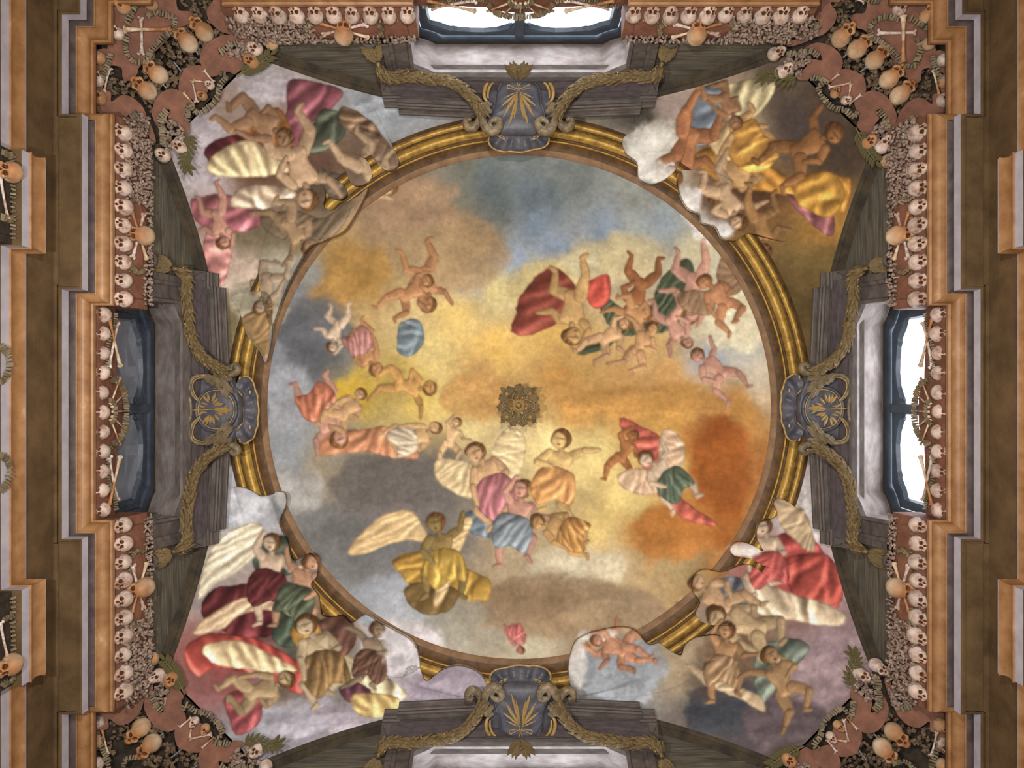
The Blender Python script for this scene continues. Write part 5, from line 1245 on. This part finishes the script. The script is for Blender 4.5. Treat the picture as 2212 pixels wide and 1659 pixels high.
for side, phi in PHI.items():
    root = link('cartouche', None, None, room_matrix(phi)); tag(root, CNAME[side], 'cartouche', 'cartouches over the windows')
    G = 0
    if side in ('far', 'near'):
        out = [(800, 540), (830, 450), (900, 390), (1000, 365), (1110, 355), (1220, 365), (1320, 395), (1400, 470), (1430, 560), (1440, 700), (1480, 830), (1500, 920), (1440, 960), (1380, 1000), (1365, 1150), (1110, 1165), (845, 1155), (850, 1020), (780, 950), (700, 920), (740, 820), (770, 700), (775, 600)]
        SO = spline(out, 4, True)
        shield([TC(x, y, 9.12) for x, y in SO], 0.07, 'cartouche_grey', 'shield', root)
        tube_part('shield_rim', [TC(x, y, 9.115) for x, y in out[:12]], 0.012, 'cartouche_grey', root)
        back = spline([(600, 700), (590, 540), (640, 420), (760, 350), (1100, 335), (1450, 350), (1570, 420), (1625, 540), (1620, 700), (1640, 850), (1650, 1050), (1500, 1170), (1110, 1190), (700, 1170), (560, 1050), (575, 850)], 4, True)
        shield([TC(x, y, 9.22) for x, y in back], 0.02, 'cartouche_grey', 'back_plate', root)
        for sg in (-1, 1):
            mx = lambda x: 1110 + sg * (x - 1110)
            tube_part('c_scroll', [TC(mx(x), y, 9.12) for x, y in ((780, 365), (690, 375), (620, 450), (595, 560), (610, 650), (660, 700))], [0.012, 0.022, 0.026, 0.026, 0.02, 0.01], 'gilt_edge', root)
            tube_part('c_scroll', [TC(mx(x), y, 9.11) for x, y in ((790, 385), (720, 410), (670, 480), (650, 570), (655, 640))], [0.01, 0.016, 0.018, 0.016, 0.008], 'gilt_edge', root)
            tube_part('volute', [TC(mx(x), y, 9.08) for x, y in ((590, 700), (570, 860), (575, 980), (620, 1080), (700, 1130), (790, 1100), (830, 1020), (800, 960), (720, 960), (680, 1020), (720, 1070))], [0.02, 0.034, 0.05, 0.058, 0.06, 0.056, 0.05, 0.042, 0.034, 0.028, 0.02], 'acanthus_grey', root, 10)
            tube_part('outer_scroll', [TC(mx(x), y, 9.16) for x, y in ((570, 720), (540, 880), (500, 1000), (420, 1080), (345, 1060), (320, 990), (350, 940), (400, 970))], [0.02, 0.036, 0.05, 0.056, 0.052, 0.044, 0.034, 0.02], 'acanthus_grey', root, 10)
            for a, b_ in (((620, 700), (720, 760)), ((600, 760), (720, 880)), ((560, 880), (660, 900)), ((630, 690), (560, 860))):
                leaf(root, ACAN, TC(mx(a[0]), a[1], 9.10), TC(mx(b_[0]), b_[1], 9.06), DOWN, 0.9)
            for (x, y) in ((880, 640), (830, 775), (870, 930), (905, 830), (960, 1070), (990, 1000), (1035, 960), (1062, 880), (925, 720)):
                leaf(root, PALM, TC(mx(1095), 540 + (y - 640) * 0.12, 9.03), TC(mx(x), y, 9.03), DOWN, 0.75)
            for (x, y, w) in ((880, 110, .7), (900, 190, .6), (960, 70, .7), (1020, 40, .7), (1075, 90, .6), (1090, 190, .6)):
                leaf(root, ACAN_G, TC(mx(1085), 345, 9.0), TC(mx(x), y, 8.86), DOWN, w * 0.75, 'plume')
            tube_part('ribbon_bow', [TC(mx(x), y, 9.035) for x, y in ((1095, 500), (1040, 480), (990, 450), (950, 440), (945, 490), (1000, 500), (1060, 510))], 0.006, 'gilt_edge', root, 6)
            tube_part('curl', [TC(mx(x), y, 9.20) for x, y in ((790, 1180), (830, 1220), (900, 1250), (880, 1215), (820, 1180))], 0.009, 'gilt_edge', root, 6)
            tube_part('palm_stem', [TC(mx(x), y, 9.04) for x, y in ((1135, 400), (1100, 500), (1085, 560), (1040, 760), (1000, 950))], 0.006, 'gilt_edge', root, 6)
        shell_part([TC(x, y, 9.22) for x, y in ((770, 1160), (900, 1170), (1110, 1180), (1320, 1170), (1450, 1160))],
                   [TC(x, y, 9.30) for x, y in ((700, 1180), (660, 1240), (670, 1320), (740, 1390), (880, 1435), (1000, 1428), (1110, 1445), (1220, 1428), (1340, 1400), (1480, 1370), (1555, 1300), (1560, 1230), (1520, 1180))], root, -0.05)
    else:
        back = spline([(260, 860), (230, 650), (205, 500), (300, 370), (460, 340), (640, 345), (800, 340), (860, 470), (930, 640), (960, 860), (930, 1080), (860, 1260), (800, 1380), (640, 1390), (460, 1400), (300, 1360), (205, 1220), (230, 1080)], 4, True)
        shield([LC(x, y, 9.22) for x, y in back], 0.02, 'cartouche_grey', 'back_plate', root)
        ov = [(600 + 300 * math.cos(t), 862 + 320 * math.sin(t)) for t in np.linspace(0, 2 * PI, 41)[:-1]]
        shield([LC(x, y, 9.13) for x, y in ov], 0.05, 'cartouche_grey', 'oval_shield', root)
        tube_part('oval_rim', [LC(x, y, 9.10) for x, y in ov] + [LC(*ov[0], 9.10)], 0.016, 'cartouche_grey', root, 8, 2)
        tube_part('oval_bead', [LC(600 + 270 * math.cos(t), 862 + 290 * math.sin(t), 9.085) for t in np.linspace(0, 2 * PI, 33)], 0.007, 'gilt_edge', root, 6, 2)
        for sg in (-1, 1):
            my = lambda y: 862 + sg * (y - 862)
            tube_part('c_scroll', [LC(x, my(y), 9.09) for x, y in ((350, 745), (260, 660), (215, 540), (240, 420), (330, 360), (430, 355), (520, 385))], [0.012, 0.022, 0.028, 0.030, 0.028, 0.022, 0.012], 'acanthus_grey', root)
            tube_part('c_scroll_edge', [LC(x, my(y), 9.055) for x, y in ((350, 725), (285, 640), (250, 530), (270, 440), (340, 395), (420, 385))], 0.008, 'gilt_edge', root, 6)
            tube_part('outer_scroll', [LC(x, my(y), 9.14) for x, y in ((560, 350), (700, 345), (820, 330), (900, 300), (920, 240), (880, 205), (830, 225), (840, 265))], [0.02, 0.036, 0.045, 0.05, 0.046, 0.04, 0.032, 0.02], 'acanthus_grey', root, 10)
            for a, b_, w in (((430, 350), (620, 500), .8), ((520, 370), (720, 560), .8), ((600, 380), (800, 740), .55), ((660, 400), (880, 650), .5), ((440, 340), (560, 460), .9), ((640, 370), (880, 420), .6)):
                leaf(root, ACAN, LC(a[0], my(a[1]), 9.10), LC(b_[0], my(b_[1]), 9.03), DOWN, w)
            tube_part('curl', [LC(x, my(y), 9.22) for x, y in ((960, 370), (945, 470), (1000, 540), (1090, 560), (1100, 620), (1020, 660), (960, 620), (900, 540))], 0.013, 'gilt_edge', root, 6)
            tube_part('rope_bow', [LC(x, my(y), 9.05) for x, y in ((130, 685), (190, 690), (215, 750), (225, 862))], [0.03, 0.026, 0.022, 0.02], 'acanthus_grey', root, 8)
        for a, b_ in (((540, 860), (860, 880)), ((700, 850), (790, 790)), ((700, 880), (790, 940)), ((560, 800), (730, 770)), ((540, 790), (640, 680)), ((530, 760), (600, 600)), ((500, 740), (470, 610)), ((500, 760), (380, 640)), ((480, 790), (370, 760)), ((440, 830), (400, 800)), ((470, 900), (370, 920)), ((500, 940), (390, 1080)),
                      ((500, 960), (450, 1100)), ((540, 960), (580, 1100)), ((570, 930), (660, 1040)), ((600, 900), (720, 960)), ((520, 940), (510, 1090)), ((560, 820), (650, 740)), ((430, 880), (310, 960)), ((430, 840), (320, 780))):
            leaf(root, LAUREL, LC(a[0], a[1], 9.07), LC(b_[0], b_[1], 9.045), DOWN, 0.62)
        tube_part('sprig_stem', [LC(x, y, 9.065) for x, y in ((250, 870), (400, 868), (540, 860), (700, 862))], 0.007, 'gilt_edge', root, 6)
        shell_part([LC(x, y, 9.20) for x, y in ((900, 560), (990, 650), (1010, 760), (1000, 862), (1005, 970), (990, 1080), (900, 1170))],
                   [LC(x, y, 9.28) for x, y in ((965, 400), (1000, 370), (1080, 370), (1150, 450), (1180, 560), (1225, 680), (1215, 770), (1245, 870), (1220, 970), (1225, 1080), (1190, 1180), (1160, 1280), (1080, 1340), (1000, 1375), (960, 1330))], root, -0.05)

# ---- laurel garlands looped from the cartouche round the head of each window
GPATH = [(372, 578, 8.80), (396, 590, 8.86), (404, 612, 8.92), (402, 645, 8.94), (407, 682, 8.96), (411, 716, 8.98), (420, 746, 9.0), (438, 771, 9.02), (462, 791, 9.04), (486, 804, 9.06)]
BERRY_B = MB(); BERRY_B.ball((0, 0, 0), 1.0, 7, 5); BERRY = BERRY_B.mesh('berry', 'gilt_edge', True)
for side, phi in PHI.items():
    for sg in (-1, 1):
        P = []
        for u, v, Z in GPATH:
            s_, d_ = (v - CY) * Z / F - Y0, X0 - (u - CX) * Z / F
            P.append(Vector((s_ if sg < 0 else -s_, d_, Z)))
        S_ = [Vector(p) for p in spline([tuple(p) for p in P], 4)]
        root = link('laurel_garland', None, None, room_matrix(phi))
        tag(root, 'gilded laurel garland on %s side of %s window' % (end_word(side, sg), SIDE_WORD[side]), 'garland', 'laurel garlands round the windows')
        b = MB(); b.tube(S_, [0.030 + 0.012 * math.sin(PI * i / (len(S_) - 1)) for i in range(len(S_))], 7)
        link('core', b.mesh('core', 'gilt_foliage', True), root)
        for i in range(2, len(S_) - 1):
            t = (S_[i + 1] - S_[i - 1]).normalized()
            a = t.cross(DOWN).normalized(); dn = a.cross(t).normalized()
            if dn.z > 0: dn = -dn
            for k, ang in enumerate((-78, -28, 22, 72)):
                if ((i + k) % 2): pass
                an = math.radians(ang + 22 * (i % 2) + jig(10))
                o_ = a * math.sin(an) + dn * math.cos(an)
                p = S_[i] + o_ * 0.034 - t * 0.02
                leaf(root, LEAF, p, p + t * random.uniform(0.10, 0.135) + o_ * random.uniform(0.022, 0.044), o_, 1.2)
            if i % 3 == 0:
                o_ = a * random.choice((-1, 1)) * 0.8 + dn * 0.6
                link('berry', BERRY, root, Matrix.Translation(S_[i] + o_ * 0.062) @ Matrix.Scale(0.013, 4))
        # bunch of leaves and a small scroll where the garland is tied beside the frame
        c = P[0]
        for k in range(13):
            an = math.radians(-110 + 220 * k / 12)
            dr = Vector(((1 if sg > 0 else -1) * (0.5 + 0.5 * math.cos(an)) * 0.9, 0.9 + 0.3 * math.sin(an), -0.75 + 0.75 * math.sin(an)))
            dr = Vector((-sg * -0.8 * math.cos(an), 0.45 + 0.5 * abs(math.sin(an)), -0.5 + 0.2 * math.sin(an * 2))).normalized()
            leaf(root, ACAN_G, c + dr * 0.02, c + dr * random.uniform(0.16, 0.27) + Vector((0, 0.03, jig(0.06))), DOWN, 0.75, 'bunch_leaf')
        q = c + Vector((sg * 0.05, 0.20, -0.16))
        tube_part('tie_scroll', [q + Vector((sg * 0.10 * math.cos(a_) * (1 - a_ / 12), -0.10 * math.sin(a_) * (1 - a_ / 12), -0.01 * a_)) for a_ in np.linspace(0, 7.5, 12)], [0.028, 0.024, 0.018, 0.012], 'surround_wood', root, 8, 3)

# ---- carved rosette hanging at the top of the dome
ZR = 10.75
root = link('rosette', None, None, room_matrix() @ Matrix.Translation((0, 0, ZR)))
tag(root, 'carved gilt rosette of acanthus leaves hanging at the crown of the dome', 'rosette')
DN = Vector((0, 0, -1))
for k in range(11):
    a = 2 * PI * (k + 0.25) / 11
    leaf(root, ACAN_G, (0.17 * math.cos(a - 0.12), 0.17 * math.sin(a - 0.12), 0.0), (0.335 * math.cos(a + 0.1), 0.335 * math.sin(a + 0.1), -0.03), DN, 1.5)
for k in range(4):
    a = PI / 4 + PI / 2 * k
    leaf(root, ACAN_G, (0.22 * math.cos(a), 0.22 * math.sin(a), 0.06), (0.385 * math.cos(a), 0.385 * math.sin(a), 0.07), DN, 0.9, 'back_leaf')
    b = MB(); b.ball((0.235 * math.cos(a), 0.235 * math.sin(a), -0.03), (0.03, 0.03, 0.03), 8, 6); link('bud', b.mesh('bud', 'gilt_edge', True), root)
    c = PI / 2 * k
    pts = [(0.14 * math.cos(c) + 0.085 * math.cos(t) * (1 + 0.15 * math.cos(3 * (t - c))), 0.14 * math.sin(c) + 0.085 * math.sin(t) * (1 + 0.15 * math.cos(3 * (t - c))), -0.02) for t in np.linspace(0, 2 * PI, 17)]
    tube_part('scroll_loop', pts, 0.017, 'gilt_foliage', root, 8, 3)
    for dd in (-0.5, 0.5):
        leaf(root, ACAN_G, (0.2 * math.cos(c + dd * .6), 0.2 * math.sin(c + dd * .6), -0.01), (0.11 * math.cos(c + dd * 0.5), 0.11 * math.sin(c + dd * .5), -0.05), DN, 0.7, 'inner_leaf')
tube_part('ring', [(0.225 * math.cos(t), 0.225 * math.sin(t), 0.01) for t in np.linspace(0, 2 * PI, 33)], 0.02, 'gilt_foliage', root, 8, 2)
for k in range(16):
    a = 2 * PI * k / 16
    leaf(root, LAUREL, (0.03 * math.cos(a), 0.03 * math.sin(a), -0.06), (0.105 * math.cos(a), 0.105 * math.sin(a), -0.045), DN, 0.9, 'petal')
b = MB(); b.ball((0, 0, -0.075), (0.046, 0.046, 0.03), 14, 8); link('centre_boss', b.mesh('centre_boss', 'gilt_foliage', True), root)
b = MB(); b.tube([(0, 0, -0.02), (0, 0, 0.555)], 0.014, 8); link('hanging_rod', b.mesh('hanging_rod', 'iron', True), root)

# ---- green leaf sprigs at the feet of the pendentives
for cw, phi in CORNER_PHI.items():
    for i, (nm, a) in enumerate((('first', [(430, 590), (330, 640), (200, 600), (130, 625)]), ('second', [(870, 1010), (920, 1110), (960, 1190), (1030, 1280)]))):
        P = [Vector(p) for p in spline([tuple(CP(x, y, 0.11)) for x, y in a], 4)]
        R = room_matrix(phi)
        if not in_frame(R @ P[-1], 5): continue
        root = link('leaf_sprig', None, None, R @ Matrix.Translation(P[0])); tag(root, 'dull green leaf sprig beside the %s horn-shaped board of the %s corner' % (nm, cw), 'sprig', 'leaf sprigs at the fresco feet')
        P = [p - P[0] for p in P]
        b = MB(); b.tube(P, 0.009, 6); link('stem', b.mesh('stem', 'sprig_green', True), root)
        for k in range(2, len(P) - 1):
            t = (P[k + 1] - P[k - 1]).normalized(); sd_ = t.cross(CN).normalized()
            for sg in (-1, 1): leaf(root, SPRIG, P[k], P[k] + t * 0.08 + sd_ * sg * 0.08, CN, 0.9)
        leaf(root, SPRIG, P[-1], P[-1] + t * 0.12, CN, 0.9)

# ---- skull panels on the projecting blocks below the architrave, seen at the edges of the photo
for side in ('left', 'right'):
    phi = PHI[side]
    for sg in (-1, 1):
        hw = end_word(side, sg)
        b = MB(); b.box((-0.43, 0, -0.9), (0.43, 0.2, 0.0)); b.box((-0.36, -0.02, -0.85), (0.36, 0, -0.04))
        o = link('pilaster_panel', b.mesh('pilaster_panel', 'dark_board'), walls[side], Matrix.Translation((sg * 2.02, 4.68, 6.79)))
        place('skull', SKULLS[1], phi, (sg * 2.22, 4.625, 6.655), Vector((0.1, -0.55, -0.85)), Vector((0, -0.85, 0.55)), 1.32, 'skull on the dark block at the %s edge of the photo, %s half' % (SIDE_WORD[side], hw), 'skull', None, 20)
        place('long_bone', LONG[0], phi, (sg * 1.98, 4.635, 6.62), Vector((0.9, 0, 0.25)), NDOWN, (0.34, 0.36, 0.34), 'bone beside the skull on the dark block at the %s edge, %s half' % (SIDE_WORD[side], hw), 'bone', None, 20)
        chips([(sg * s, 4.645, 6.755) for s in (1.64, 1.9, 2.15, 2.4)], lambda p: NDOWN, phi, 'row of bone chips along the dark block at the %s edge, %s half' % (SIDE_WORD[side], hw), 'bone chip rows at the edges', (0.045, 0.02, 0.03), 0.04, 20)
        for k_, s in enumerate((1.80, 2.38)):
            chips([(sg * s, 4.64, z) for z in (6.74, 6.68, 6.60)], lambda p: NDOWN, phi, '%s upright strip of bone chips on the dark block at the %s edge, %s half' % (('inner', 'outer')[k_], SIDE_WORD[side], hw), 'bone chip rows at the edges', (0.06, 0.022, 0.03), 0.03, 20)
        chips([(sg * s, 4.755, z) for s, z in ((0.66, 6.76), (0.58, 6.85), (0.46, 6.87), (0.36, 6.80), (0.33, 6.74))], lambda p: NDOWN, phi, 'hanging wreath of bone chips on the pale fascia at the %s edge, %s half' % (SIDE_WORD[side], hw), 'bone chip wreaths at the edges', (0.06, 0.025, 0.035), 0.034, 20)
